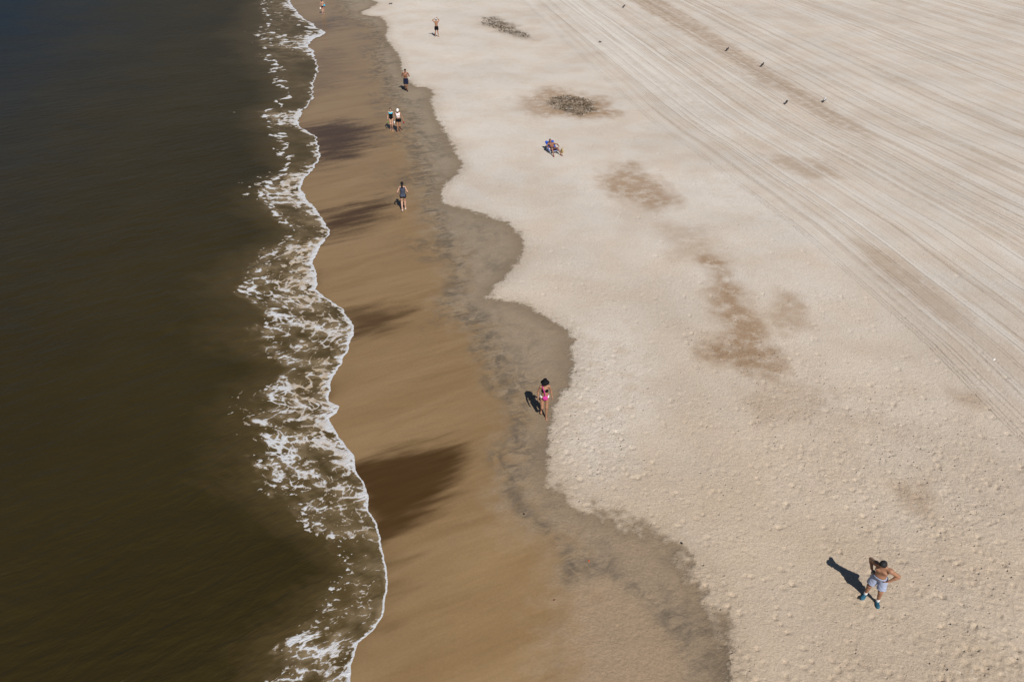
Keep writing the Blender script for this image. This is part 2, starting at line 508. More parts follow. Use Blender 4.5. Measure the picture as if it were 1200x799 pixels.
dry_d = line_field(DRY_L, DRY_POLY)
damp_d = line_field(DAMP_L, DAMP_POLY)
shore_d = (GXm - shore_x(gy)[:, None]) * 0.94
dist_cam = np.hypot(GXm, GYm)

# warp the polygons' edges with noise so no mask keeps its traced outline
wob = fbm(GXm / 2.2, GYm / 2.2, 4, 3)
wob_s = fbm(GXm / 0.6, GYm / 0.9, 3, 9)


_xr = GXm * 0.90 + GYm * 0.43; _yr = -GXm * 0.43 + GYm * 0.90
wob_k = fbm(_xr / 3.4, _yr / 0.55, 4, 13, 0.6)                # drawn out along the backwash


def patch(pxs, soft, amp=0.5, streak=False):
    poly = [tuple(p) for p in GP(pxs)]
    sd = coarse(lambda x, y: poly_sd(x, y, poly))
    if streak:
        return sstep(-soft * 1.4, soft * 1.0, sd + wob_k * soft * 0.62)
    return sstep(-soft, soft, sd + wob * amp * soft * 1.2 + wob_s * amp * soft * 0.6)


brown = np.zeros_like(GXm)
for pts, soft, k in (
        ([(605, 118), (640, 104), (700, 116), (725, 136), (690, 142), (640, 140), (608, 132)], 1.2, 1.0),
        ([(560, 20), (600, 30), (640, 52), (600, 46), (560, 34)], 1.4, 0.45),
        ([(702, 204), (740, 196), (785, 222), (796, 240), (765, 252), (716, 230)], 0.9, 0.85),
        ([(822, 300), (850, 312), (872, 352), (895, 384), (908, 425), (935, 445), (870, 445), (824, 416), (846, 385), (836, 348)], 0.8, 1.0),
        ([(912, 342), (942, 350), (946, 388), (922, 404), (904, 385)], 0.5, 0.6),
        ([(1000, 284), (1062, 312), (1112, 352), (1150, 402), (1098, 380), (1030, 330)], 0.6, 0.5),
        ([(890, 182), (962, 190), (990, 212), (930, 210)], 0.7, 0.6),
        ([(735, 0), (775, 0), (900, 82), (1005, 146), (1020, 166), (960, 140), (880, 88)], 0.7, 0.7),
        ([(1105, 455), (1150, 462), (1148, 480), (1112, 474)], 0.35, 0.5),
        ([(1046, 572), (1094, 560), (1092, 610), (1062, 606)], 0.35, 0.5),
        ([(768, 262), (830, 270), (842, 300), (790, 305)], 0.8, 0.4),
        ([(840, 448), (960, 440), (1000, 490), (900, 500)], 0.9, 0.35)):
    brown = np.maximum(brown, k * patch(pts, soft))
pale = np.zeros_like(GXm)
for pts, soft, k in (
        ([(795, 214), (850, 206), (920, 250), (1005, 274), (962, 292), (900, 262), (830, 246)], 0.8, 0.5),
        ([(650, 0), (705, 0), (762, 60), (862, 172), (800, 132), (700, 58)], 1.5, 0.75),
        ([(470, 0), (560, 0), (640, 120), (560, 190), (500, 90)], 4.0, 0.30),
        ([(640, 380), (740, 370), (780, 470), (700, 570), (655, 540)], 1.2, 0.45)):
    pale = np.maximum(pale, k * patch(pts, soft))
wrack = np.maximum(0.95 * patch([(563, 23), (580, 22), (622, 44), (616, 48), (590, 41), (565, 31)], 0.8, 0.7),
                   patch([(644, 117), (665, 113), (692, 119), (699, 132), (681, 139), (660, 133), (645, 127)], 0.5, 0.8))
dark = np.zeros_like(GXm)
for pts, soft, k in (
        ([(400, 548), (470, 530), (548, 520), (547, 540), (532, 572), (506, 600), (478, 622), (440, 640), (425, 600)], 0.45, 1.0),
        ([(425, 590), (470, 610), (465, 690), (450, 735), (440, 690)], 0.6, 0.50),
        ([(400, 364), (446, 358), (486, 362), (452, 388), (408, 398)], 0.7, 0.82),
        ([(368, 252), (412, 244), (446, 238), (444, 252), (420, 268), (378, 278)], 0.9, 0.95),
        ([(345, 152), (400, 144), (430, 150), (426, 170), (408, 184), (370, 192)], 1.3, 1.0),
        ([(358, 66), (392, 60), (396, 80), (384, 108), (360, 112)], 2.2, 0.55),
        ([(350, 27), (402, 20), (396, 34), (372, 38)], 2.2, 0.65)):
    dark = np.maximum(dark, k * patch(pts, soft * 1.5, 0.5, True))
# grey mineral lag where the last swash stopped
min_w = 0.6 + 1.4 * sstep(-0.2, 0.5, fbm(GXm / 3.1, GYm / 4.0, 2, 21))
mineral = np.exp(-((damp_d - 0.15) / (min_w * np.clip(dist_cam / 34, 0.45, 1.3))) ** 2)
mineral *= sstep(14.9, 16.0, GYm)
mineral = np.maximum(mineral, 0.85 * patch([(655, 640), (690, 645), (760, 690), (850, 740), (852, 799), (780, 799), (740, 720), (690, 690)], 0.5, 0.8))
mineral = np.maximum(mineral, 0.6 * patch([(700, 720), (735, 725), (735, 770), (705, 760)], 0.15, 0.8))
lane_u = track_u(GXm, GYm)
lane_v = GXm * TD[0] + GYm * TD[1]
graded = sstep(-0.25, 0.9, lane_u + 0.25 * wob) * (1 - 0.45 * sstep(30, 20, GYm))
dark = np.maximum(dark, 0.42 * np.exp(-np.clip(shore_d, 0, 50) / 0.9) * np.clip(0.6 + 0.8 * wob, 0, 1.3))
pale_wet = np.maximum(patch([(560, 610), (640, 640), (655, 700), (650, 850), (500, 850), (520, 720)], 0.6), 1.0 * patch([(664, 695), (705, 672), (765, 715), (800, 770), (805, 850), (650, 850)], 0.3))
mineral = mineral * (1 - 0.8 * pale_wet)
soft_line = patch([(640, 560), (664, 580), (735, 600), (830, 660), (860, 740), (840, 740), (790, 660), (700, 612), (650, 590)], 0.7, 0.4)
dry_edge = dry_d + soft_line * (0.75 * wob_s + 0.6 * wob + 0.5 * fbm(GXm / 0.25, GYm / 0.25, 2, 67))
dry01 = sstep(-0.3, 0.5, dry_edge)
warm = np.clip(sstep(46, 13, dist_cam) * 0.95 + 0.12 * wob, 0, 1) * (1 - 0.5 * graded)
rough = np.clip(sstep(62, 24, GYm) * (0.72 + 0.5 * fbm(GXm / 4.5, GYm / 4.5, 3, 41)), 0, 1) * (1 - 0.75 * graded * sstep(20, 30, GYm))
rough = rough * 0.42
rough = np.maximum(rough, patch([(800, 395), (930, 425), (1090, 480), (1230, 560), (1260, 840), (1060, 840), (1030, 690), (960, 590), (860, 490)], 1.6, 0.9) * (0.75 + 0.4 * wob_s))
rough = np.maximum(rough, 0.85 * patch([(640, 400), (725, 415), (745, 545), (700, 590), (640, 545)], 0.9, 0.9))
rough = np.maximum(rough, 0.8 * patch([(690, 590), (740, 600), (850, 690), (890, 840), (850, 840), (820, 700)], 0.6, 0.9))
rough = np.clip(rough, 0.08, 1)

# height of the sheet
zg = np.where(shore_d > 0, 0.014 * np.clip(shore_d, 0, 9), np.maximum(0.07 * shore_d, -2.0))
zg += 0.02 * dry01 + dry01 * (0.002 + 0.0055 * rough) * (fbm(GXm / 0.40, GYm / 0.40, 4, 51, 0.75) - 0.6 * np.abs(fbm(GXm / 0.28, GYm / 0.28, 3, 53, 0.7))) * sstep(120, 60, dist_cam)
zg += sstep(0.0, 0.6, damp_d) * (1 - dry01) * 0.008 * fbm(GXm / 0.4, GYm / 0.4, 3, 57) * sstep(90, 50, dist_cam)
zg += dry01 * 0.045 * fbm(GXm / 6.0, GYm / 6.0, 2, 55) * sstep(140, 90, dist_cam)
zg += wrack * 0.07 * (fbm(GXm / 0.5, GYm / 0.7, 3, 61) + 0.3)
prof = np.zeros_like(GXm)
for c0, w0, a0 in [(-0.16, 0.035, -0.028), (0.0, 0.035, -0.03), (0.15, 0.035, -0.026), (0.07, 0.03, 0.012),
                   (1.62, 0.04, -0.024), (1.80, 0.04, -0.026), (1.97, 0.04, -0.022), (2.9, 0.05, -0.015), (3.75, 0.05, -0.02), (3.95, 0.05, -0.02)]:
    prof += a0 * np.exp(-((lane_u - c0) / w0) ** 2)
uc = 5.0
while uc < 75:
    w0 = random.uniform(0.09, 0.28)
    prof += random.choice((-0.03, -0.022, 0.026, 0.03)) * np.exp(-((lane_u - uc - 0.12 * np.sin(lane_v / 13 + uc)) / w0) ** 2)
    uc += random.uniform(0.5, 1.6)
zg += prof * (0.35 + 0.65 * sstep(-0.35, 0.3, perlin(lane_v / 7.0, lane_u / 1.5, 71))) * sstep(150, 100, dist_cam) * (0.3 + 0.7 * dry01)


def dent(cx, cy, ra, rb, ang, depth, rim=0.4):
    R = max(ra, rb) * 2.3
    i0, i1 = np.searchsorted(gx, (cx - R, cx + R)); j0, j1 = np.searchsorted(gy, (cy - R, cy + R))
    if i1 - i0 < 2 or j1 - j0 < 2:
        return
    X = gx[None, i0:i1] - cx; Y = gy[j0:j1, None] - cy
    c, s = math.cos(ang), math.sin(ang)
    r = np.sqrt(((X * c + Y * s) / ra) ** 2 + ((-X * s + Y * c) / rb) ** 2)
    zg[j0:j1, i0:i1] += -depth * np.exp(-(r * 1.1) ** 4) + rim * depth * np.exp(-((r - 1.45) / 0.38) ** 2)


def at_grid(F, x, y):
    return F[min(np.searchsorted(gy, y), GNY - 1), min(np.searchsorted(gx, x), GNX - 1)]


# old, blurred footprints all over the dry sand
made = 0
while made < 8000:
    y = 11.5 + 48 * random.random() ** 1.9
    x = random.uniform(-6, 0.69 * y + 6)
    if at_grid(dry_edge, x, y) < 0.05 or random.random() > at_grid(rough, x, y) ** 1.3 + 0.03:
        continue
    r0 = random.uniform(0.026, 0.055) * (1 + y / 60)
    dent(x, y, r0, r0 * random.uniform(1.0, 1.9), random.uniform(0, 3.14), 0.003 + 0.055 * random.random() ** 5.0, random.uniform(0.0, 0.12))
    made += 1


def trail(p0, p1, step=0.72, depth=0.024, wob_a=0.5):
    a, b = G(*p0), G(*p1); L = float(np.hypot(*(b - a))); d = (b - a) / L
    n = np.array([-d[1], d[0]]); ang = math.atan2(d[1], d[0])
    for i in range(int(L / step)):
        s = (i + random.uniform(-0.15, 0.15)) * step
        p = a + d * s + n * ((0.11 if i % 2 else -0.11) + wob_a * math.sin(s / 6.0) + random.uniform(-.05, .05))
        dent(p[0], p[1], 0.14, 0.062, ang, depth * random.uniform(0.5, 1.0), 0.16)


for t_ in (((905, 560), (1190, 420)), ((1010, 560), (1060, 799)), ((1080, 500), (1200, 640)), ((1120, 799), (1195, 600)), ((760, 799 - 100), (1200, 690)),
           ((870, 600), (1010, 790)), ((1030, 130), (1190, 300)), ((905, 260), (1110, 90)), ((960, 90), (1190, 190)), ((1110, 300), (1140, 470)),
           ((1000, 240), (1130, 200)), ((700, 500), (900, 690)), ((660, 560), (790, 420)), ((500, 130), (640, 180)), ((720, 799 - 60), (650, 640))):
    trail(*t_)

ground_attrs = dict(dry_d=dry_edge, damp_d=damp_d, dark_wet=dark, mineral=np.clip(mineral, 0, 1), brown=brown, pale=pale, graded=graded,
                    rough=rough, wrack=wrack, pale_wet=pale_wet, soft_line=soft_line, warm=warm, lane_u=lane_u, lane_v=lane_v)
beach = link('beach_sand', np_mesh('beach_sand', np.stack([GXm, GYm, zg], -1).reshape(-1, 3), grid_faces(GNY, GNX), M_SAND, True, ground_attrs))
tag(beach, 'pale dry sand running down to brown wet sand at the sea', 'sand', kind='structure')


def ground_z(x, y):
    i = int(np.clip(np.searchsorted(gx, x) - 1, 0, GNX - 2)); j = int(np.clip(np.searchsorted(gy, y) - 1, 0, GNY - 2))
    u = (x - gx[i]) / (gx[i + 1] - gx[i]); v = (y - gy[j]) / (gy[j + 1] - gy[j])
    return float((zg[j, i] * (1 - u) + zg[j, i + 1] * u) * (1 - v) + (zg[j + 1, i] * (1 - u) + zg[j + 1, i + 1] * u) * v)


# ------------------------------------------------------------------ the sea and its foam
wt = axis_steps([(-0.06, 0.03), (0.2, 0.035), (3.2, 0.035), (5, 0.07), (11, 0.12), (20, 0.3), (40, 0.6), (80, 4), (400, 60), (3000, 400)])
wy = axis_steps([(-120, 40), (0, 6), (9, 0.6), (11.6, 0.04), (16, 0.04), (28, 0.065), (50, 0.13), (75, 0.22), (112, 0.4), (180, 6), (800, 90), (4100, 500)])
T, WY = np.meshgrid(wt, wy)
WX = shore_x(wy)[:, None] - T / 0.94
# pixel row at which each ground row appears, to look foam strength up along the shore
row = lambda y: np.interp(y, G(np.full(900, 600.0), np.arange(900) - 40.0)[::-1, 1], (np.arange(900) - 40.0)[::-1])
WR = row(wy)[:, None]
LEFT_PX = [(312, -20), (306, 0), (305, 20), (312, 27), (307, 40), (308, 60), (311, 72), (320, 78), (322, 90), (327, 100), (331, 112), (325, 122), (308, 132),
           (312, 150), (324, 157), (326, 175), (331, 187), (333, 200), (318, 214), (306, 226), (311, 245), (324, 257), (338, 272), (335, 283),
           (307, 297), (304, 307), (288, 321), (284, 342), (300, 352), (308, 362), (318, 372), (306, 385), (303, 400), (318, 420), (340, 432), (315, 452), (304, 478),
           (306, 500), (311, 522), (312, 547), (316, 572), (344, 597), (358, 608), (364, 622), (388, 634), (394, 650), (405, 672), (383, 695),
           (376, 720), (342, 747), (324, 789), (318, 830)]
LEFT = GP(LEFT_PX); lo = np.argsort(LEFT[:, 1])
t_left = (np.interp(wy, SHORE[::-1, 1], SHORE[::-1, 0]) - np.interp(wy, LEFT[lo, 1], LEFT[lo, 0])) * 0.94
t_left = np.maximum(t_left, 0.3)[:, None]
tt = T / t_left                                             # 0 at the sand, 1 at the seaward foam line
px = np.clip(wy / 25.0, 0.55, 3.4)[:, None]                  # features read larger far off, as the long lobes do
rr = lambda xs, ys: np.interp(WR, xs, ys)
edge_w = rr([0, 28, 36, 44, 60, 66, 128, 133, 145, 152, 200, 212, 245, 256, 280, 290, 340, 350, 400, 470, 482, 492, 535, 560, 598, 612, 728, 742, 800],
            [0.4, 0.22, 0.9, 1.2, 0.6, 0.10, 0.10, 0.8, 0.9, 0.24, 0.3, 1.0, 0.8, 0.22, 0.18, 0.9, 0.85, 0.25, 0.28, 0.36, 0.6, 0.30, 0.30, 0.14, 0.10, 0.035, 0.035, 0.16, 0.25])
lace = rr([0, 25, 32, 45, 66, 78, 125, 135, 148, 156, 198, 210, 245, 258, 280, 295, 345, 400, 430, 450, 480, 560, 590, 612, 690, 735, 750, 800],
          [0.40, 0.35, 0.15, 0.6, 0.3, 0.05, 0.05, 0.7, 0.5, 0.06, 0.1, 0.75, 0.65, 0.35, 0.45, 0.60, 0.75, 0.75, 0.6, 0.75, 0.95, 0.85, 0.7, 0.42, 0.38, 0.42, 0.8, 0.8])
line_s = rr([0, 30, 75, 130, 200, 240, 290, 340, 400, 470, 600, 700, 800], [0.9, 0.6, 0.95, 1.1, 1.1, 0.9, 0.6, 0.9, 0.6, 0.55, 0.9, 0.7, 0.6])
_ly = np.cumsum(np.concatenate([[0], np.diff(wy) / np.clip((wy[1:] + wy[:-1]) / 50.0, 0.55, 3.4)]))
XX, YY = (-T - 6.0) / px + 0 * WX, np.broadcast_to(_ly[:, None], T.shape)      # noise domain, measured along and away from the water's edge
wx_ = fbm(XX / 0.55, YY / 0.55, 3, 101); wy_ = fbm(XX / 0.55 + 40, YY / 0.55 - 9, 3, 131)
ca, sa = math.cos(math.radians(62)), math.sin(math.radians(62))
xr = (XX * sa + YY * ca); yr = (-XX * ca + YY * sa)           # xr runs up the beach
w1 = perlin(XX / 0.9, YY / 0.9, 141) + 0.45 * perlin(XX / 0.35, YY / 0.35, 143); w2 = perlin(XX / 0.9 + 31, YY / 0.9, 145) + 0.45 * perlin(XX / 0.35, YY / 0.35 + 17, 147)
f1 = cells(xr / 0.95 + 0.55 * w1, yr / 0.48 + 0.55 * w2, 151)
f2 = cells(xr / 0.42 + 0.6 * w2, yr / 0.23 + 0.6 * w1, 161)
f3 = fbm(XX / 0.10, YY / 0.10, 2, 171)
f4 = fbm(XX / 1.3, YY / 1.1, 3, 181)
f5 = fbm(XX / 0.30, YY / 0.24, 3, 187)
r1 = 1 - f1 / 0.30
r2 = 0.80 - f2 / 0.36
web = np.maximum(r1, r2) + 0.16 * f3 + 0.24 * f5
inside_l = sstep(1.15, 0.88, tt + 0.16 * wx_) * sstep(-0.02, 0.02, T)
D = lace * inside_l * np.clip(1.0 + 0.9 * f4, 0.2, 2.0)
lw = rr([0, 210, 300, 800], [0.10, 0.11, 0.13, 0.13]) * (1 + 0.8 * f4)
D = np.maximum(D, 1.15 * line_s * np.exp(-((tt - 0.90 - 0.16 * wx_ - 0.10 * f4) / np.maximum(lw, 0.05)) ** 2) * np.clip(0.9 + 0.7 * f5, 0, 2))
sea_lace = 0.45 * rr([0, 440, 460, 500, 520, 800], [0.45, 0.0, 1.0, 1.0, 0.0, 0.1]) * np.exp(-((tt - 1.25) / 0.25) ** 2) * np.clip(0.8 + f4, 0, 2)
D = np.maximum(D, sea_lace)
foam = web - 1.22 + 0.80 * D
foam = np.where(D < 0.16, -1, foam)
ew = edge_w * np.clip(1 + 0.6 * f4 + 0.5 * f5, 0.25, 2.2) * px ** 0.55
er = np.maximum(T, 0) / np.maximum(ew, 0.03)
edge = 0.92 - er + 0.6 * f3 + 0.85 * f5 * sstep(0.03, 0.3, er) + 0.75 * (web - 0.72) * sstep(0.06, 0.4, er)
foam = np.maximum(foam, np.minimum(edge * 0.55, 0.75))
foam = np.where(T < -0.045, -1.0, foam)
foam = np.where((WY > 125) | (WY < 10.2), np.minimum(foam, -0.5), foam)

edge_z = 0.022 * (1 - np.exp(-np.maximum(T, 0) / 0.05)) - 0.02 * (T < 0.001)
wave = 0.03 * fbm((XX * ca - YY * sa) / 1.1, (XX * sa + YY * ca) / 3.0, 3, 191) * sstep(0.3, 3.0, T) * sstep(150, 60, WY)
swell = 0.02 * sstep(1.0, 0.0, np.abs(tt - 0.9) * 2.2) * sstep(0.5, 1.5, T)
ZW = edge_z + wave + swell + np.interp(T, [0, 1.5], [0.0, 0.012])
shallow = sstep(2.1, 0.5, tt + 0.30 * f4 + 0.1 * wx_) * (0.72 + 0.3 * f4)
shallow = np.clip(np.maximum(shallow, 0.75 * np.exp(-np.maximum(T, 0) / 0.5)), 0, 1) * sstep(200, 110, WY)
froth = np.clip(inside_l * (0.1 + 0.75 * lace) * (0.7 + 0.7 * f4) + 0.5 * np.exp(-np.maximum(T, 0) / (edge_w + 0.1)), 0, 1) * sstep(140, 110, WY)
NWX, NWY = len(wt), len(wy)
fq = grid_faces(NWY, NWX)[:, ::-1]
sea = link('sea_water', np_mesh('sea_water', np.stack([WX, WY, ZW], -1).reshape(-1, 3), fq, M_WATER, True, dict(shallow=shallow, froth=froth, offshore=sstep(9, 42, T + 3.0 * f4))))
tag(sea, 'dark olive brown sea water lapping the beach', 'sea', kind='structure')


def iso_mesh(V, tris, val, extra):
    """clip a triangle mesh to val > 0; V (n,3), returns verts, tris, per-vertex extras"""
    ins = val[tris] > 0
    k = ins.sum(1)
    out = [tris[k == 3]]
    NV = len(V)
    pairs = []

    def ed(a, b):
        lo_, hi_ = np.minimum(a, b).astype(np.int64), np.maximum(a, b).astype(np.int64)
        return lo_ * NV + hi_
    t1 = tris[k == 1]; i1 = ins[k == 1].argmax(1); r = np.arange(len(t1))
    a, b, c = t1[r, i1], t1[r, (i1 + 1) % 3], t1[r, (i1 + 2) % 3]
    e1 = (a, ed(a, b), ed(a, c))
    t2 = tris[k == 2]; i2 = (~ins[k == 2]).argmax(1); r = np.arange(len(t2))
    o, p, q = t2[r, i2], t2[r, (i2 + 1) % 3], t2[r, (i2 + 2) % 3]
    e2 = (p, q, ed(q, o), ed(o, p))
    keys, inv = np.unique(np.concatenate([e1[1], e1[2], e2[2], e2[3]]), return_inverse=True)
    la, lb = keys // NV, keys % NV
    w = (val[la] / (val[la] - val[lb]))
    NVt = np.concatenate([V, V[la] + (V[lb] - V[la]) * w[:, None]])
    ex = [np.concatenate([e, e[la] + (e[lb] - e[la]) * w]) for e in extra]
    inv = inv + NV
    n1, n2 = len(t1), len(t2)
    i_ab, i_ac, i_qo, i_op = inv[:n1], inv[n1:2 * n1], inv[2 * n1:2 * n1 + n2], inv[2 * n1 + n2:]
    out += [np.stack([a, i_ab, i_ac], 1), np.stack([p, q, i_qo], 1), np.stack([p, i_qo, i_op], 1)]
    F = np.concatenate(out)
    used, invv = np.unique(F.ravel(), return_inverse=True)
    return NVt[used], invv.reshape(-1, 3), [e[used] for e in ex]


tri = np.concatenate([fq[:, [0, 1, 2]], fq[:, [0, 2, 3]]])
fv = foam.ravel()
tri = tri[(fv[tri] > 0).any(1)]
lift = 0.004 + 0.030 * np.clip(foam, 0, 0.8) * np.clip(px, 0.8, 1.6) * (0.6 + 0.8 * np.clip(f3 + 0.3, 0, 1)) + 0.02 * sstep(0.6, 0.0, T / np.maximum(ew, 0.03)) * (edge_w > 0.15)
base_z = np.maximum(ZW, 0.012 * (T < 0.02))
fV = np.stack([WX, WY, np.maximum(ZW, 0.002) + lift], -1).reshape(-1, 3)
tanf = np.clip(rr([0, 40, 75, 130, 200, 215, 245, 285, 345, 400, 430, 465, 480, 500, 560, 800], [0.2, 0.1, 0.3, 0.3, 0.3, 0.8, 0.3, 0.9, 0.8, 0.4, 0.9, 0.9, 0.3, 0.6, 0.3, 0.1]) * sstep(0.03, 0.12, tt + 0.08 * f5) * sstep(0.75, 0.45, tt), 0, 1)
fv_, ff_, (fth, ftan) = iso_mesh(fV, tri, fv, [fv, tanf.ravel()])
foam_ob = link('sea_foam', np_mesh('sea_foam', fv_, ff_, M_FOAM, True, dict(thick=fth, tan=ftan)))
tag(foam_ob, 'white lacy foam along the edge of the swash', 'foam', kind='stuff')

# ------------------------------------------------------------------ crumbs of sand on the dry beach
ico_v = []
ph = (1 + 5 ** 0.5) / 2
for a, b in ((-1, ph), (1, ph), (-1, -ph), (1, -ph)):
    ico_v += [(a, b, 0)]
for a, b in ((-1, ph), (1, ph), (-1, -ph), (1, -ph)):
    ico_v += [(0, a, b)]
for a, b in ((-1, ph), (1, ph), (-1, -ph), (1, -ph)):
    ico_v += [(b, 0, a)]
ico_v = np.array(ico_v, float) / math.hypot(1, ph)
ico_f = np.array([(0, 11, 5), (0, 5, 1), (0, 1, 7), (0, 7, 10), (0, 10, 11), (1, 5, 9), (5, 11, 4), (11, 10, 2), (10, 7, 6), (7, 1, 8),
                  (3, 9, 4), (3, 4, 2), (3, 2, 6), (3, 6, 8), (3, 8, 9), (4, 9, 5), (2, 4, 11), (6, 2, 10), (8, 6, 7), (9, 8, 1)])


def clods(n, pick, smin, smax):
    vs, fs = [], []
    m = 0
    while m < n:
        x, y = pick()
        if at_grid(dry_edge, x, y) < 0.1 or random.random() > at_grid(rough, x, y) + 0.10:
            continue
        s = smin + (smax - smin) * random.random() ** 3
        v = ico_v * (1 + rng.uniform(-0.35, 0.35, (12, 1))) * s * np.array([1, random.uniform(0.7, 1.2), 0.7])
        a = random.uniform(0, 6.28); c, sn = math.cos(a), math.sin(a)
        v = v @ np.array([[c, sn, 0], [-sn, c, 0], [0, 0, 1]])
        vs.append(v + (x, y, ground_z(x, y) + 0.15 * s)); fs.append(ico_f + 12 * m)
        m += 1
    return np.concatenate(vs), np.concatenate(fs)


def pick_near():
    y = 11.5 + 40 * random.random() ** 1.8
    return random.uniform(-2, 0.68 * y + 3), y


M_CLOD = flat_mat('sand_clod', (0.40, 0.325, 0.245, 1), 0.95, 0.3, 3.0, 0.1)
cv, cf = clods(5000, pick_near, 0.007, 0.022)
clod_ob = link('sand_clods', np_mesh('sand_clods', cv, cf, M_CLOD, True))
tag(clod_ob, 'small crumbs of pale sand strewn over the dry beach', 'sand', kind='stuff')

# ------------------------------------------------------------------ bodies from blended round cones and ellipsoids
def V3(*a):
    return np.array(a, float)


def unit(v):
    v = np.asarray(v, float)
    return v / (np.linalg.norm(v) + 1e-12)


def rotx(a):
    c, s = math.cos(a), math.sin(a)
    return np.array([[1, 0, 0], [0, c, -s], [0, s, c]])


def rotz(a):
    c, s = math.cos(a), math.sin(a)
    return np.array([[c, -s, 0], [s, c, 0], [0, 0, 1]])


def cone(a, b, ra, rb, k=0.03, planes=()):
    return dict(t='c', a=np.asarray(a, float), b=np.asarray(b, float), ra=ra, rb=rb, k=k, planes=list(planes))


def ell(c, r, k=0.03, R=None, planes=()):
    return dict(t='e', c=np.asarray(c, float), r=np.asarray(r, float), k=k, R=np.eye(3) if R is None else R, planes=list(planes))


def grow(prims, g, k=None, planes=None):
    out = []
    for p in prims:
        q = dict(p)
        if q['t'] == 'c':
            q['ra'] += g; q['rb'] += g
        else:
            q['r'] = q['r'] + g
        if k is not None:
            q['k'] = k
        if planes is not None:
            q['planes'] = list(p['planes']) + list(planes)
        out.append(q)
    return out


def prim_d(p, X, Y, Z):
    if p['t'] == 'c':
        a, b = p['a'], p['b']; ba = b - a
        L = float(ba @ ba) + 1e-12
        px_, py_, pz_ = X - a[0], Y - a[1], Z - a[2]
        h = np.clip((px_ * ba[0] + py_ * ba[1] + pz_ * ba[2]) / L, 0, 1)
        d = np.sqrt((px_ - h * ba[0]) ** 2 + (py_ - h * ba[1]) ** 2 + (pz_ - h * ba[2]) ** 2) - (p['ra'] + (p['rb'] - p['ra']) * h)
    else:
        c, r, R = p['c'], p['r'], p['R']
        qx, qy, qz = X - c[0], Y - c[1], Z - c[2]
        lx = R[0, 0] * qx + R[1, 0] * qy + R[2, 0] * qz
        ly = R[0, 1] * qx + R[1, 1] * qy + R[2, 1] * qz
        lz = R[0, 2] * qx + R[1, 2] * qy + R[2, 2] * qz
        k0 = np.sqrt((lx / r[0]) ** 2 + (ly / r[1]) ** 2 + (lz / r[2]) ** 2)
        k1 = np.sqrt((lx / r[0] ** 2) ** 2 + (ly / r[1] ** 2) ** 2 + (lz / r[2] ** 2) ** 2) + 1e-9
        d = k0 * (k0 - 1) / k1
    for pt, n in p['planes']:
        d = np.maximum(d, (X - pt[0]) * n[0] + (Y - pt[1]) * n[1] + (Z - pt[2]) * n[2])
    return d


def prim_box(p):
    if p['t'] == 'c':
        m = max(p['ra'], p['rb'])
        return np.minimum(p['a'], p['b']) - m, np.maximum(p['a'], p['b']) + m
    e = np.sqrt(((p['R'] * p['r']) ** 2).sum(1))
    return p['c'] - e, p['c'] + e


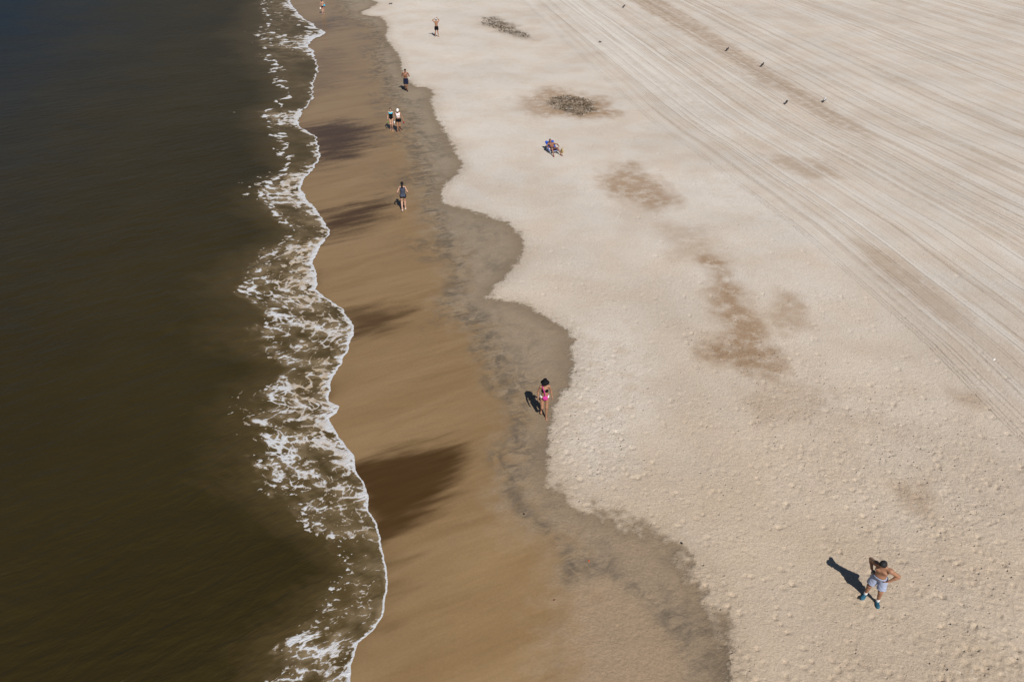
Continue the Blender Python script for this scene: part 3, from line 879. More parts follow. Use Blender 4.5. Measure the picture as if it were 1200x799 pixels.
def sdf_mesh(prims, vox, clip=(), sub=(), ripple=None):
    """smooth union of prims, cut by half-spaces, minus sub -> verts, quads (surface nets)"""
    bx = [prim_box(p) for p in prims]
    lo_ = np.min([b[0] for b in bx], 0) - 3 * vox; hi_ = np.max([b[1] for b in bx], 0) + 3 * vox
    n = np.ceil((hi_ - lo_) / vox).astype(int) + 1
    ax = [lo_[i] + vox * np.arange(n[i]) for i in range(3)]
    D_ = np.full(n, 0.5, np.float32)

    def window(b0, b1, m):
        i0 = np.clip(np.floor((b0 - m - lo_) / vox).astype(int), 0, n - 1); i1 = np.clip(np.ceil((b1 + m - lo_) / vox).astype(int) + 1, 1, n)
        sl = tuple(slice(a_, b_) for a_, b_ in zip(i0, i1))
        return sl, ax[0][sl[0]][:, None, None], ax[1][sl[1]][None, :, None], ax[2][sl[2]][None, None, :]
    for p, b in zip(prims, bx):
        sl, X, Y, Z = window(b[0], b[1], p['k'] + 2.5 * vox)
        d = prim_d(p, X, Y, Z); o = D_[sl]; k = p['k']
        h = np.maximum(k - np.abs(o - d), 0) / k
        D_[sl] = np.minimum(o, d) - h * h * k * 0.25
    Xa, Ya, Za = ax[0][:, None, None], ax[1][None, :, None], ax[2][None, None, :]
    if ripple is not None:
        D_ = D_ + ripple(Xa, Ya, Za).astype(np.float32)
    for pt, nn in clip:
        D_ = np.maximum(D_, (Xa - pt[0]) * nn[0] + (Ya - pt[1]) * nn[1] + (Za - pt[2]) * nn[2])
    for p in sub:
        D_ = np.maximum(D_, -prim_d(p, Xa, Ya, Za))
    ins = D_ < 0
    nc = np.array(D_.shape) - 1
    cs = np.zeros(nc, np.float32); P_ = [np.zeros(nc, np.float32) for _ in range(3)]
    cr = lambda o: tuple(slice(a_, a_ + s_) for a_, s_ in zip(o, nc))
    corners = [(i, j, k) for i in (0, 1) for j in (0, 1) for k in (0, 1)]
    for c0 in corners:
        for a_ in range(3):
            if c0[a_] == 0:
                c1 = list(c0); c1[a_] = 1
                d0, d1 = D_[cr(c0)], D_[cr(c1)]
                x = (d0 < 0) != (d1 < 0)
                w = np.where(x, d0 / np.where(x, d0 - d1, 1), 0)
                cs += x
                for q in range(3):
                    P_[q] += np.where(x, c0[q] + (w if q == a_ else 0), 0)
    act = cs > 0
    idx = np.full(nc, -1, np.int64); idx[act] = np.arange(act.sum())
    base = np.argwhere(act)
    verts = lo_ + vox * (base + np.stack([P_[q][act] / cs[act] for q in range(3)], 1))
    faces = []
    for a_ in range(3):
        b_, c_ = (a_ + 1) % 3, (a_ + 2) % 3
        s0 = [slice(1, -1)] * 3; s0[a_] = slice(0, -1)
        s1 = [slice(1, -1)] * 3; s1[a_] = slice(1, None)
        i0_, i1_ = ins[tuple(s0)], ins[tuple(s1)]
        e = np.argwhere(i0_ != i1_)
        if not len(e):
            continue
        flip = i1_[tuple(e.T)]
        e = e + 1; e[:, a_] -= 1
        def at(db, dc):
            q = e.copy(); q[:, b_] -= db; q[:, c_] -= dc
            return idx[tuple(q.T)]
        f = np.stack([at(1, 1), at(0, 1), at(0, 0), at(1, 0)], 1)
        f[flip] = f[flip][:, ::-1]
        faces.append(f)
    return verts, np.concatenate(faces)


# ------------------------------------------------------------------ people (local frame: +X their right, +Y forward, +Z up, 1.75 m tall)
def hand(wr, d, pn, side_v, curl=0.5, r=0.0095):
    """five fingers on a palm: wrist point, pointing direction, palm normal, thumb-side direction"""
    d = unit(d); pn = unit(pn - d * (np.dot(pn, d))); sv_ = unit(side_v - d * np.dot(side_v, d) - pn * np.dot(side_v, pn))
    R = np.stack([sv_, pn, d], 1)
    P_ = [ell(wr + d * 0.05, (0.040, 0.017, 0.055), 0.015, R), cone(wr - d * 0.01, wr + d * 0.03, 0.026, 0.024, 0.02)]
    for o, L in ((0.031, 0.070), (0.0105, 0.079), (-0.0105, 0.074), (-0.031, 0.056)):
        b = wr + d * 0.088 + sv_ * o
        d1 = unit(d * math.cos(curl * 0.6) + pn * math.sin(curl * 0.6)); d2 = unit(d * math.cos(curl * 1.5) + pn * math.sin(curl * 1.5))
        m = b + d1 * L * 0.55; e = m + d2 * L * 0.5
        P_ += [cone(b - d * 0.02, m, r, r * 0.95, 0.006), cone(m, e, r * 0.95, r * 0.8, 0.006)]
    tb = wr + d * 0.028 + sv_ * 0.028
    tm = tb + unit(d * 0.6 + sv_ * 0.75 + pn * 0.2) * 0.042; te = tm + unit(d * 0.9 + sv_ * 0.2 + pn * 0.35) * 0.036
    return P_ + [cone(tb, tm, 0.014, 0.0115, 0.01), cone(tm, te, 0.0115, 0.009, 0.006)]


def foot(an, fwd, bare=True):
    f = unit(V3(fwd[0], fwd[1], 0)); r_ = V3(f[1], -f[0], 0)
    g = V3(an[0], an[1], 0) + V3(0, 0, max(an[2] - 0.085, 0))
    P_ = [cone(an, g + V3(0, 0, 0.04) - f * 0.035, 0.036, 0.034, 0.02), cone(g - f * 0.035 + V3(0, 0, 0.034), g + f * 0.10 + V3(0, 0, 0.026), 0.032, 0.027, 0.02),
          ell(g + f * 0.09 + V3(0, 0, 0.026), (0.043, 0.06, 0.024), 0.015, np.stack([r_, f, V3(0, 0, 1)], 1))]
    for i, o in enumerate((-0.032, -0.014, 0.003, 0.019, 0.034)):
        P_.append(cone(g + f * 0.115 + r_ * o + V3(0, 0, 0.018), g + f * (0.168 - 0.008 * i) + r_ * o + V3(0, 0, 0.013), 0.013, 0.011 - 0.0006 * i, 0.006))
    return P_


def fig(J, fem=False, belly=0.0, slim=1.0):
    """J: knees, ankles, elbows, wrists, feet directions, torso tilt, head turn -> dict of primitive groups"""
    pel = np.asarray(J.get('pelvis', V3(0, 0, 0.95)), float)
    Rt = rotx(-J.get('lean', 0.0))
    if J.get('twist'):
        Rt = rotz(J['twist']) @ Rt
    T_ = lambda x, y, z: pel + Rt @ V3(x, y, z - 0.95)
    sw = 0.163 if fem else 0.186
    hipw = 0.092
    g = {}
    F = 1.0 if not fem else 0.92
    torso = [ell(T_(0, 0, 0.955), (0.158 if fem else 0.150, 0.105, 0.105), 0.05, Rt)]
    torso += [ell(T_(s * 0.072, -0.055, 0.895), (0.082, 0.085, 0.088), 0.04, Rt) for s in (-1, 1)]
    torso += [ell(T_(0, 0.0, 1.10), (0.118 if fem else 0.136, 0.09, 0.14), 0.06, Rt),
              ell(T_(0, 0.035 + belly * 0.5, 1.06), (0.105 + belly, 0.068 + belly * 0.8, 0.115), 0.05, Rt),
              ell(T_(0, 0.0, 1.27), (0.140 if fem else 0.162, 0.105, 0.165), 0.06, Rt)]
    torso += [cone(T_(-sw + 0.03, -0.015, 1.415), T_(sw - 0.03, -0.015, 1.415), 0.052 * F, 0.052 * F, 0.06)]
    torso += [cone(T_(0, -0.02, 1.47), T_(s * (sw - 0.02), -0.012, 1.43), 0.050 * F, 0.036 * F, 0.03) for s in (-1, 1)]
    if fem:
        torso += [ell(T_(s * 0.068, 0.090, 1.285), (0.060, 0.052, 0.060), 0.025, Rt) for s in (-1, 1)]
    else:
        torso += [ell(T_(s * 0.078, 0.078, 1.315), (0.078, 0.034, 0.056), 0.02, Rt) for s in (-1, 1)]
    g['torso'] = torso
    g['neck'] = [cone(T_(0, -0.012, 1.46), T_(0, 0.012, 1.56), 0.056 * F, 0.050 * F, 0.03)]
    # head
    nb = T_(0, 0.005, 1.535)
    Rh = Rt @ rotz(J.get('head_yaw', 0.0)) @ rotx(-J.get('head_pitch', 0.0))
    H_ = lambda x, y, z: nb + Rh @ V3(x, y, z)
    g['head_c'] = H_(0, 0.012, 0.115); g['Rh'] = Rh; g['H'] = H_; g['T'] = T_; g['Rt'] = Rt
    g['skull'] = [ell(H_(0, 0.004, 0.120), (0.076, 0.096, 0.098), 0.03, Rh)]
    g['head'] = g['skull'] + [ell(H_(0, 0.038, 0.055), (0.056, 0.060, 0.068), 0.035, Rh), cone(H_(0, 0.098, 0.112), H_(0, 0.116, 0.078), 0.010, 0.014, 0.012),
                              cone(H_(-0.035, 0.088, 0.122), H_(0.035, 0.088, 0.122), 0.014, 0.014, 0.015),
                              cone(H_(-0.02, 0.092, 0.046), H_(0.02, 0.092, 0.046), 0.010, 0.010, 0.008), ell(H_(0, 0.088, 0.012), (0.022, 0.02, 0.018), 0.02, Rh)]
    g['head'] += [ell(H_(s * 0.080, -0.004, 0.095), (0.010, 0.022, 0.032), 0.008, Rh) for s in (-1, 1)]
    arms, hands, legs, feet, thigh = [], [], [], [], []
    a = 0.86 * slim if fem else slim
    for sd, s in (('R', 1), ('L', -1)):
        sh = T_(s * sw, -0.012, 1.415)
        el_, wr = np.asarray(J['elbow' + sd], float), np.asarray(J['wrist' + sd], float)
        # keep real bone lengths
        el_ = sh + unit(el_ - sh) * 0.285; wr = el_ + unit(wr - el_) * 0.245
        arms += [ell(sh, (0.060 * a, 0.058 * a, 0.062 * a), 0.04), cone(sh, el_, 0.050 * a, 0.039 * a, 0.03), cone(el_, el_ + (wr - el_) * 0.35, 0.040 * a, 0.041 * a, 0.02),
                 cone(el_ + (wr - el_) * 0.3, wr, 0.041 * a, 0.026 * a, 0.02)]
        fd = unit(wr - el_)
        hd = np.asarray(J.get('hand' + sd, fd), float)
        pn = np.asarray(J.get('palm' + sd, V3(-s, 0.1, 0)), float)
        hands += hand(wr, hd, pn, np.asarray(J.get('thumb' + sd, V3(0, 1, 0)), float), J.get('curl' + sd, 0.6))
        g['wrist' + sd] = wr; g['elbow' + sd] = el_; g['hand' + sd] = wr + unit(hd) * 0.10
        hip = pel + Rt[:, 0] * (s * hipw) + V3(0, 0, -0.045)
        kn, an = np.asarray(J['knee' + sd], float), np.asarray(J['ankle' + sd], float)
        th = cone(hip, kn, 0.089 if fem else 0.086, 0.056, 0.05)
        thigh.append(th)
        back = unit(np.cross(unit(an - kn), V3(1, 0, 0)))
        if back[1] > 0:
            back = -back
        cf = kn + (an - kn) * 0.30 + back * 0.016
        legs += [th, ell(kn, (0.053, 0.056, 0.06), 0.03), cone(kn, an, 0.050, 0.034, 0.03), cone(cf - (an - kn) * 0.14, cf + (an - kn) * 0.2, 0.046, 0.036, 0.04)]
        fd2 = J.get('foot' + sd, V3(s * 0.2, 1, 0))
        feet += J['toes' + sd](an) if callable(J.get('toes' + sd)) else foot(an, fd2)
        g['hip' + sd] = hip; g['knee' + sd] = kn; g['ankle' + sd] = an; g['fd' + sd] = fd2
    g.update(arms=arms, hands=hands, legs=legs, feet=feet, thigh=thigh)
    return g


def body_prims(g):
    return g['torso'] + g['neck'] + g['head'] + g['arms'] + g['legs'] + g['feet'] + g['hands']


SKIN = {}


def skin(name, col):
    if name not in SKIN:
        t = NT(name)
        v = t.noise(t.obj(), 7.0, 4, 0.6)
        t.l.new(t.scale(col, t.ramp(v, 0.25, 0.75, 0.90, 1.08)), t.b.inputs['Base Color'])
        t.b.inputs['Roughness'].default_value = 0.48
        t.b.inputs['Specular IOR Level'].default_value = 0.35
        SKIN[name] = t.m
    return SKIN[name]


class Person:
    def __init__(s, J, feet_px, face, height, vox, skin_mat, label, fem=False, belly=0.0, slim=1.0, group=None, z_off=0.0):
        s.g = fig(J, fem, belly, slim)
        s.k = height / 1.75; s.vox = vox
        v, f = sdf_mesh(body_prims(s.g), vox)
        p = G(*feet_px)
        s.o = link('person', np_mesh('person_body', v * s.k, f, skin_mat))
        s.o.location = (p[0], p[1], 0)
        s.o.rotation_euler[2] = math.atan2(-face[0], face[1])
        # stand on the sand actually under the feet
        rz = rotz(s.o.rotation_euler[2])
        zz = []
        for sd in 'RL':
            q = rz @ (s.g['ankle' + sd] * s.k)
            zz.append(ground_z(p[0] + q[0], p[1] + q[1]) - (s.g['ankle' + sd][2] - 0.085) * s.k)
        s.o.location[2] = max(zz) - 0.004 + z_off
        tag(s.o, label, 'person', group)

    def add(s, name, prims, mat, clip=(), sub=(), vox=None, ripple=None, parent=None, label=None):
        v, f = sdf_mesh(prims, vox or s.vox, clip, sub, ripple)
        o = link(name, np_mesh(name, v * s.k, f, mat), parent or s.o)
        if label:
            o['label'] = label
        return o

    def mesh(s, name, v, f, mat, parent=None):
        return link(name, np_mesh(name, np.asarray(v) * s.k, f, mat), parent or s.o)

    def world(s, v):
        q = rotz(s.o.rotation_euler[2]) @ (np.asarray(v, float) * s.k)
        return np.array(s.o.location) + q

    # clothes
    def shorts(s, mat, frac=0.55, flare=0.03, waist=1.02, g0=0.014, ripple=None, name='shorts'):
        g = s.g; T_ = g['T']; Rt = g['Rt']
        up = Rt[:, 2]
        pr = grow(g['torso'][:3], g0) + grow(g['torso'][3:5], g0 * 0.8, planes=[(T_(0, 0, waist), up)])
        for sd in 'RL':
            h, k = g['hip' + sd], g['knee' + sd]
            d = unit(k - h); e = h + (k - h) * frac; e2 = h + (k - h) * (frac + 0.12)
            pr.append(cone(h, e2, 0.094 + g0, 0.068 + flare + g0, 0.03, [(e, d)]))
        return s.add(name, pr, mat, clip=[(T_(0, 0, waist), up)], ripple=ripple)

    def top(s, mat, lo_z=0.98, hi_z=1.44, g0=0.012, arm_cut=0.07, name='tank_top', neck=0.085, straps=False):
        g = s.g; T_ = g['T']; Rt = g['Rt']; up = Rt[:, 2]
        pr = grow(g['torso'], g0)
        sub = [cone(T_(0, 0.03, 1.46), T_(0, 0.05, 1.60), neck, neck)]
        sub += [ell(T_(q * (0.215 if not straps else 0.19), 0, 1.40), (arm_cut, 0.13, 0.12), 0.02, Rt) for q in (-1, 1)]
        return s.add(name, pr, mat, clip=[(T_(0, 0, lo_z), -up), (T_(0, 0, hi_z), up)], sub=sub)

    def bikini_top(s, mat):
        g = s.g; T_ = g['T']; up = g['Rt'][:, 2]
        pr = grow(g['torso'][-2:], 0.008, 0.012)
        o = s.add('bikini_top', pr, mat, clip=[(T_(0, 0.06, 0), -g['Rt'][:, 1])])
        s.add('band', grow(g['torso'][3:6], 0.007), mat, clip=[(T_(0, 0, 1.245), -up), (T_(0, 0, 1.262), up)], parent=o)
        return o

    def bikini_bottom(s, mat, lo_z=0.84, hi_z=0.985, name='bikini_bottom'):
        g = s.g; T_ = g['T']; up = g['Rt'][:, 2]
        pr = grow(g['torso'][:3], 0.010) + [cone(T_(0, 0.02, 0.90), T_(0, 0, 0.85), 0.07, 0.06, 0.03)]
        sub = [cone(T_(q * 0.14, 0.13, 0.80), T_(q * 0.19, -0.1, 0.86), 0.085, 0.075) for q in (-1, 1)]
        return s.add(name, pr, mat, clip=[(T_(0, 0, lo_z), -up), (T_(0, 0, hi_z), up)], sub=sub)

    def hair(s, mat, long=None, full=True, g0=0.014):
        g = s.g; H_ = g['H']; Rh = g['Rh']
        pr = grow(g['skull'], g0)
        sub = [ell(H_(0, 0.105, 0.075), (0.085, 0.075, 0.10), 0.02, Rh)]
        clip = [(H_(0, 0, 0.062), -Rh[:, 2])]
        if long:
            pts = [H_(*q) for q in long[0]]
            return s.add('hair', pr + [cone(a_, b_, ra, rb, 0.02) for a_, b_, ra, rb in zip(pts[:-1], pts[1:], long[1][:-1], long[1][1:])], mat, sub=sub)
        return s.add('hair', pr, mat, clip=clip, sub=sub)

    def face(s, mat_w, mat_d, mat_lip):
        g = s.g; H_ = g['H']
        for q in (-1, 1):
            e = s.add('eye', [ell(H_(q * 0.032, 0.090, 0.104), (0.013, 0.010, 0.009), 0.004, g['Rh'])], mat_w, vox=0.004)
            s.add('iris', [ell(H_(q * 0.032, 0.098, 0.104), (0.006, 0.004, 0.006), 0.004, g['Rh'])], mat_d, vox=0.002, parent=e)
        s.add('mouth', [ell(H_(0, 0.099, 0.046), (0.022, 0.007, 0.009), 0.004, g['Rh'])], mat_lip, vox=0.003)

    def shoe(s, sd, mat, sole_mat, sock=None):
        g = s.g; an = g['ankle' + sd]; f = unit(V3(g['fd' + sd][0], g['fd' + sd][1], 0)); r_ = V3(f[1], -f[0], 0)
        b = V3(an[0], an[1], max(an[2] - 0.085, 0)); Rf = np.stack([r_, f, V3(0, 0, 1)], 1)
        pr = [ell(b - f * 0.02 + V3(0, 0, 0.055), (0.048, 0.062, 0.055), 0.03, Rf), ell(b + f * 0.10 + V3(0, 0, 0.035), (0.052, 0.10, 0.047), 0.04, Rf), cone(b + V3(0, 0, 0.06), b + V3(0, 0, 0.095), 0.047, 0.046, 0.02)]
        o = s.add('shoe', pr, mat, clip=[(b + V3(0, 0, 0.012), V3(0, 0, -1)), (b + V3(0, 0, 0.10), V3(0, 0, 1))], vox=min(s.vox, 0.008))
        s.add('sole', grow(pr[:2], 0.006), sole_mat, clip=[(b + V3(0, 0, 0.0), V3(0, 0, -1)), (b + V3(0, 0, 0.026), V3(0, 0, 1))], vox=min(s.vox, 0.008), parent=o)
        if sock:
            k = g['knee' + sd]; u = unit(k - an)
            s.add('sock', [cone(an - u * 0.01, an + u * 0.13, 0.041, 0.045, 0.01)], sock, clip=[(an + u * 0.095, u)], vox=min(s.vox, 0.008))

    def cap(s, mat, visor=True):
        g = s.g; H_ = g['H']; Rh = g['Rh']
        o = s.add('cap', grow(g['skull'], 0.018), mat, clip=[(H_(0, 0, 0.128), -Rh[:, 2])])
        if visor:
            s.add('visor', [ell(H_(0, 0.12, 0.135), (0.072, 0.080, 0.010), 0.01, Rh)], mat, clip=[(H_(0, 0.07, 0), -Rh[:, 1])], parent=o, vox=0.007)
        return o


def lathe(profile, n=28, M=None, c=None):
    prof = np.array(profile, float); m = len(prof)
    a = np.linspace(0, 2 * math.pi, n, endpoint=False)
    v = np.stack([prof[:, 0][:, None] * np.cos(a), prof[:, 0][:, None] * np.sin(a), np.repeat(prof[:, 1][:, None], n, 1)], -1).reshape(-1, 3)
    f = [(i * n + j, i * n + (j + 1) % n, (i + 1) * n + (j + 1) % n, (i + 1) * n + j) for i in range(m - 1) for j in range(n)]
    if M is not None:
        v = v @ M.T
    if c is not None:
        v = v + c
    return v, np.array(f)


def stand(**k):
    J = dict(kneeR=V3(0.105, 0.02, 0.50), kneeL=V3(-0.105, 0.02, 0.50), ankleR=V3(0.115, -0.02, 0.085), ankleL=V3(-0.115, -0.02, 0.085),
             elbowR=V3(0.27, -0.04, 1.15), elbowL=V3(-0.27, -0.04, 1.15), wristR=V3(0.29, 0.05, 0.90), wristL=V3(-0.29, 0.05, 0.90))
    J.update(k)
    return J


TAN = skin('skin_tan', (0.30, 0.152, 0.090, 1))
BROWN = skin('skin_brown', (0.235, 0.110, 0.065, 1))
FAIR = skin('skin_fair', (0.470, 0.270, 0.190, 1))
EYE_W = flat_mat('eye_white', (0.7, 0.68, 0.65, 1), 0.3, 0.03)
EYE_D = flat_mat('eye_dark', (0.03, 0.02, 0.015, 1), 0.2, 0.03)
LIP = flat_mat('lips', (0.30, 0.11, 0.09, 1), 0.5, 0.08)
HAIR_D = flat_mat('dark_hair', (0.016, 0.015, 0.016, 1), 0.65, 0.35, 60, 0.25, 0.5)
HAIR_B = flat_mat('black_hair', (0.006, 0.005, 0.005, 1), 0.65, 0.35, 60, 0.2, 0.5)
PALE_BLUE = flat_mat('pale_blue_cotton', (0.31, 0.35, 0.47, 1), 0.9, 0.08, 9, 0.1, 0.4)
TEAL = flat_mat('teal_mesh', (0.016, 0.085, 0.135, 1), 0.6, 0.5, 30, 0.3)
WHITE = flat_mat('white_cloth', (0.78, 0.77, 0.75, 1), 0.85, 0.05)
GREY_CLOTH = flat_mat('grey_cloth', (0.14, 0.135, 0.12, 1), 0.9, 0.25, 20)
BLACK = flat_mat('black_cloth', (0.007, 0.007, 0.009, 1), 0.9, 0.2, 14, 0.08)
NAVY = flat_mat('navy_cloth', (0.010, 0.014, 0.034, 1), 0.9, 0.2, 14, 0.1)
SLATE = flat_mat('slate_cloth', (0.055, 0.065, 0.095, 1), 0.9, 0.12, 10, 0.1, 0.3)
PINK = flat_mat('pink_cloth', (0.50, 0.035, 0.24, 1), 0.75, 0.35, 30)
TURQ = flat_mat('turquoise_cloth', (0.05, 0.42, 0.58, 1), 0.7, 0.1)
CHECK = flat_mat('white_pink_print', (0.72, 0.62, 0.62, 1), 0.85, 0.25, 40)
RED = flat_mat('red_cloth', (0.30, 0.02, 0.025, 1), 0.7, 0.2)
MAROON = flat_mat('maroon_rubber', (0.16, 0.012, 0.018, 1), 0.6, 0.15)
GREEN = flat_mat('green_plastic', (0.16, 0.26, 0.05, 1), 0.5, 0.1)
YELLOW = flat_mat('pale_yellow_cloth', (0.50, 0.38, 0.18, 1), 0.85, 0.12)
BLUE = flat_mat('blue_canvas', (0.010, 0.065, 0.42, 1), 0.75, 0.1)
METAL = flat_mat('white_metal', (0.72, 0.73, 0.75, 1), 0.35, 0.04)
DKMETAL = flat_mat('dark_plastic', (0.02, 0.02, 0.022, 1), 0.35, 0.1)

TEAL_SOLE = flat_mat('teal_rubber', (0.05, 0.22, 0.30, 1), 0.6, 0.15)
# ---- man with hands on hips
J = stand(kneeR=V3(0.155, 0.04, 0.50), kneeL=V3(-0.13, 0.05, 0.50), ankleR=V3(0.185, 0.01, 0.085), ankleL=V3(-0.135, 0.01, 0.085), footR=V3(0.05, 1, 0), footL=V3(-0.55, 1, 0),
          elbowR=V3(0.37, -0.14, 1.25), wristR=V3(0.22, 0.03, 1.05), elbowL=V3(-0.39, -0.09, 1.20), wristL=V3(-0.22, 0.06, 1.02),
          handR=V3(-0.55, 0.35, -0.55), palmR=V3(-0.7, -0.3, 0.5), thumbR=V3(-0.2, -0.9, 0.2), handL=V3(0.5, 0.45, -0.5), palmL=V3(0.8, -0.2, 0.4), thumbL=V3(0.2, -0.9, 0.2),
          head_pitch=0.42, head_yaw=-0.1, lean=0.17)
man = Person(J, (1020, 707), (-0.69, -0.72), 1.77, 0.0085, TAN, 'shirtless man in pale blue shorts standing with both hands on his hips', belly=0.022, slim=1.2)
fold = lambda X, Y, Z: 0.004 * np.sin(X * 55 + 9 * np.sin(Z * 14)) * np.sin(Z * 20 + 2) + 0 * Y
man.shorts(PALE_BLUE, 0.72, 0.030, 1.03, 0.014, fold)
man.add('waistband', grow(man.g['torso'][:1] + man.g['torso'][3:5], 0.018), PALE_BLUE, clip=[(V3(0, 0, 1.005), V3(0, 0, -1)), (V3(0, 0, 1.04), V3(0, 0, 1))])
man.add('tucked_cloth', [ell(V3(0.175, 0.03, 1.02), (0.045, 0.055, 0.07), 0.02), ell(V3(0.19, 0.0, 0.96), (0.04, 0.05, 0.06), 0.03)], GREY_CLOTH,
        ripple=lambda X, Y, Z: 0.006 * np.sin(X * 70 + Z * 40) * np.cos(Y * 60), label='grey cloth tucked into the waistband at his hip')
man.hair(HAIR_D, g0=0.013)
man.o.scale = (1.10, 1.10, 0.985)
man.face(EYE_W, EYE_D, LIP)
for sd in 'RL':
    man.shoe(sd, TEAL, TEAL_SOLE, WHITE)

# ---- woman in black hat with pink bag
J = stand(kneeR=V3(0.09, 0.14, 0.52), ankleR=V3(0.10, -0.20, 0.16), kneeL=V3(-0.08, 0.10, 0.51), ankleL=V3(-0.07, 0.12, 0.085), footR=V3(0.1, 1, -0.3), footL=V3(-0.1, 1, 0),
          elbowR=V3(0.25, -0.05, 1.14), wristR=V3(0.255, 0.06, 0.90), elbowL=V3(-0.25, -0.10, 1.14), wristL=V3(-0.29, -0.04, 0.90), head_pitch=0.12)
wom = Person(J, (637.5, 490), (0.03, -1), 1.67, 0.009, TAN, 'woman in wide black hat and black bikini walking with a pink bag across her', fem=True)
wom.hair(HAIR_B, ([(0, -0.06, 0.10), (0, -0.075, 0.0), (0, -0.08, -0.08)], [0.07, 0.06, 0.03]))
wom.face(EYE_W, EYE_D, LIP)
wom.bikini_top(BLACK)
wom.bikini_bottom(BLACK, 0.84, 0.96)
wom.add('hip_wrap', grow(wom.g['torso'][:3], 0.022), WHITE, clip=[(V3(0, 0, 0.945), V3(0, 0, -1)), (V3(0, 0, 1.01), V3(0, 0, 1))], sub=[ell(V3(0, 0.12, 0.97), (0.10, 0.10, 0.12))])
Hh = wom.g['H']; Rh = wom.g['Rh']
hv, hf = lathe([(0.0, 0.132), (0.045, 0.130), (0.070, 0.118), (0.084, 0.07), (0.098, 0.02), (0.104, 0.0), (0.138, -0.020), (0.166, -0.036), (0.167, -0.042), (0.138, -0.028), (0.104, -0.008), (0.096, 0.02)], 32, Rh, Hh(0, 0.0, 0.135))
hat = wom.mesh('hat', hv, hf, BLACK)
bandv, bandf = lathe([(0.104, 0.004), (0.108, 0.006), (0.1045, 0.03), (0.100, 0.031)], 32, Rh, Hh(0, 0.0, 0.135))
wom.mesh('hat_band', bandv, bandf, HAIR_D, hat)


def thing(name, label, cat, loc, rz=0.0, group=None):
    o = link(name, None, None, loc, (0, 0, rz))
    return tag(o, label, cat, group)


def on_person(p, name, label, cat, group=None):
    o = thing(name, label, cat, tuple(p.o.location), p.o.rotation_euler[2], group)
    return o


bag = on_person(wom, 'crossbody_bag', 'bright pink crossbody bag hanging in front of the woman in the black hat', 'bag')
tk = wom.k
T_ = wom.g['T']
v, f = sdf_mesh([ell(V3(-0.01, 0.155, 1.0), (0.105, 0.04, 0.075), 0.02), ell(V3(-0.02, 0.165, 0.95), (0.09, 0.04, 0.06), 0.03)], 0.009)
link('pouch', np_mesh('pouch', v * tk, f, PINK), bag)
sp = [V3(0.10, -0.03, 1.475), V3(0.085, 0.06, 1.44), V3(0.055, 0.118, 1.36), V3(0.025, 0.15, 1.28), V3(0.005, 0.142, 1.18), V3(0.0, 0.15, 1.06)]
v, f = sdf_mesh([cone(a, b, 0.017, 0.017, 0.01) for a, b in zip(sp[:-1], sp[1:])] + [cone(sp[0], V3(0.06, -0.12, 1.33), 0.016, 0.016, 0.01), cone(V3(0.06, -0.12, 1.33), V3(-0.03, -0.115, 1.15), 0.016, 0.016, 0.01), cone(V3(-0.03, -0.115, 1.15), V3(-0.14, 0.0, 1.03), 0.016, 0.016, 0.01), cone(V3(-0.14, 0.0, 1.03), V3(-0.09, 0.13, 1.0), 0.016, 0.016, 0.01)], 0.009)
link('strap', np_mesh('strap', v * tk, f, PINK), bag)

CREAM = flat_mat('cream_canvas', (0.50, 0.40, 0.34, 1), 0.9, 0.1)
# ---- woman in slate tank top, walking away
J = stand(kneeR=V3(0.09, 0.10, 0.51), ankleR=V3(0.09, 0.02, 0.085), kneeL=V3(-0.09, 0.03, 0.51), ankleL=V3(-0.085, -0.30, 0.13), footR=V3(0.1, 1, 0), footL=V3(-0.05, 1, -0.4),
          elbowR=V3(0.29, -0.13, 1.19), wristR=V3(0.27, 0.11, 1.05), elbowL=V3(-0.29, -0.12, 1.19), wristL=V3(-0.30, 0.0, 0.97))
w2 = Person(J, (473.5, 247), (-0.1, 1), 1.66, 0.010, FAIR, 'woman in slate grey tank top and black shorts walking alone on wet brown sand', fem=True)
w2.hair(HAIR_B, ([(0, -0.08, 0.12), (0, -0.12, 0.06), (0, -0.13, -0.05), (0, -0.12, -0.14)], [0.055, 0.05, 0.045, 0.02]))
w2.face(EYE_W, EYE_D, LIP)
w2.top(SLATE, 0.87, 1.45, 0.020, 0.05)
w2.shorts(BLACK, 0.30, 0.012, 1.0, 0.016)
for sd in 'RL':
    w2.shoe(sd, CREAM, CREAM)
ph_o = on_person(w2, 'phone', 'black phone held by the woman in the slate grey tank top', 'phone')
hL = w2.g['handL']
v, f = sdf_mesh([ell(hL + V3(0, 0.02, -0.03), (0.022, 0.05, 0.085), 0.01)], 0.009, clip=[(hL + V3(0.008, 0, 0), V3(1, 0, 0)), (hL - V3(0.008, 0, 0), V3(-1, 0, 0))])
link('case', np_mesh('phone_case', v * w2.k, f, DKMETAL), ph_o)

# ---- shirtless man in navy shorts
J = stand(kneeR=V3(0.09, 0.10, 0.51), ankleR=V3(0.09, -0.12, 0.10), kneeL=V3(-0.09, 0.10, 0.51), ankleL=V3(-0.085, 0.12, 0.085), footR=V3(0.1, 1, 0), footL=V3(-0.05, 1, 0),
          elbowR=V3(0.31, -0.10, 1.17), wristR=V3(0.12, 0.14, 1.20), elbowL=V3(-0.30, -0.08, 1.17), wristL=V3(-0.10, 0.16, 1.18), handR=V3(-0.8, 0.5, 0.1), handL=V3(0.8, 0.4, 0.1), thumbR=V3(0, 0, 1), thumbL=V3(0, 0, 1),
          palmR=V3(-0.4, -0.8, 0), palmL=V3(0.4, -0.8, 0), head_pitch=0.25)
m2 = Person(J, (476.5, 108), (0.02, -1), 1.76, 0.0105, BROWN, 'shirtless man in navy shorts walking on the damp sand near the dry edge')
m2.shorts(NAVY, 0.86, 0.034, 1.02, 0.016)
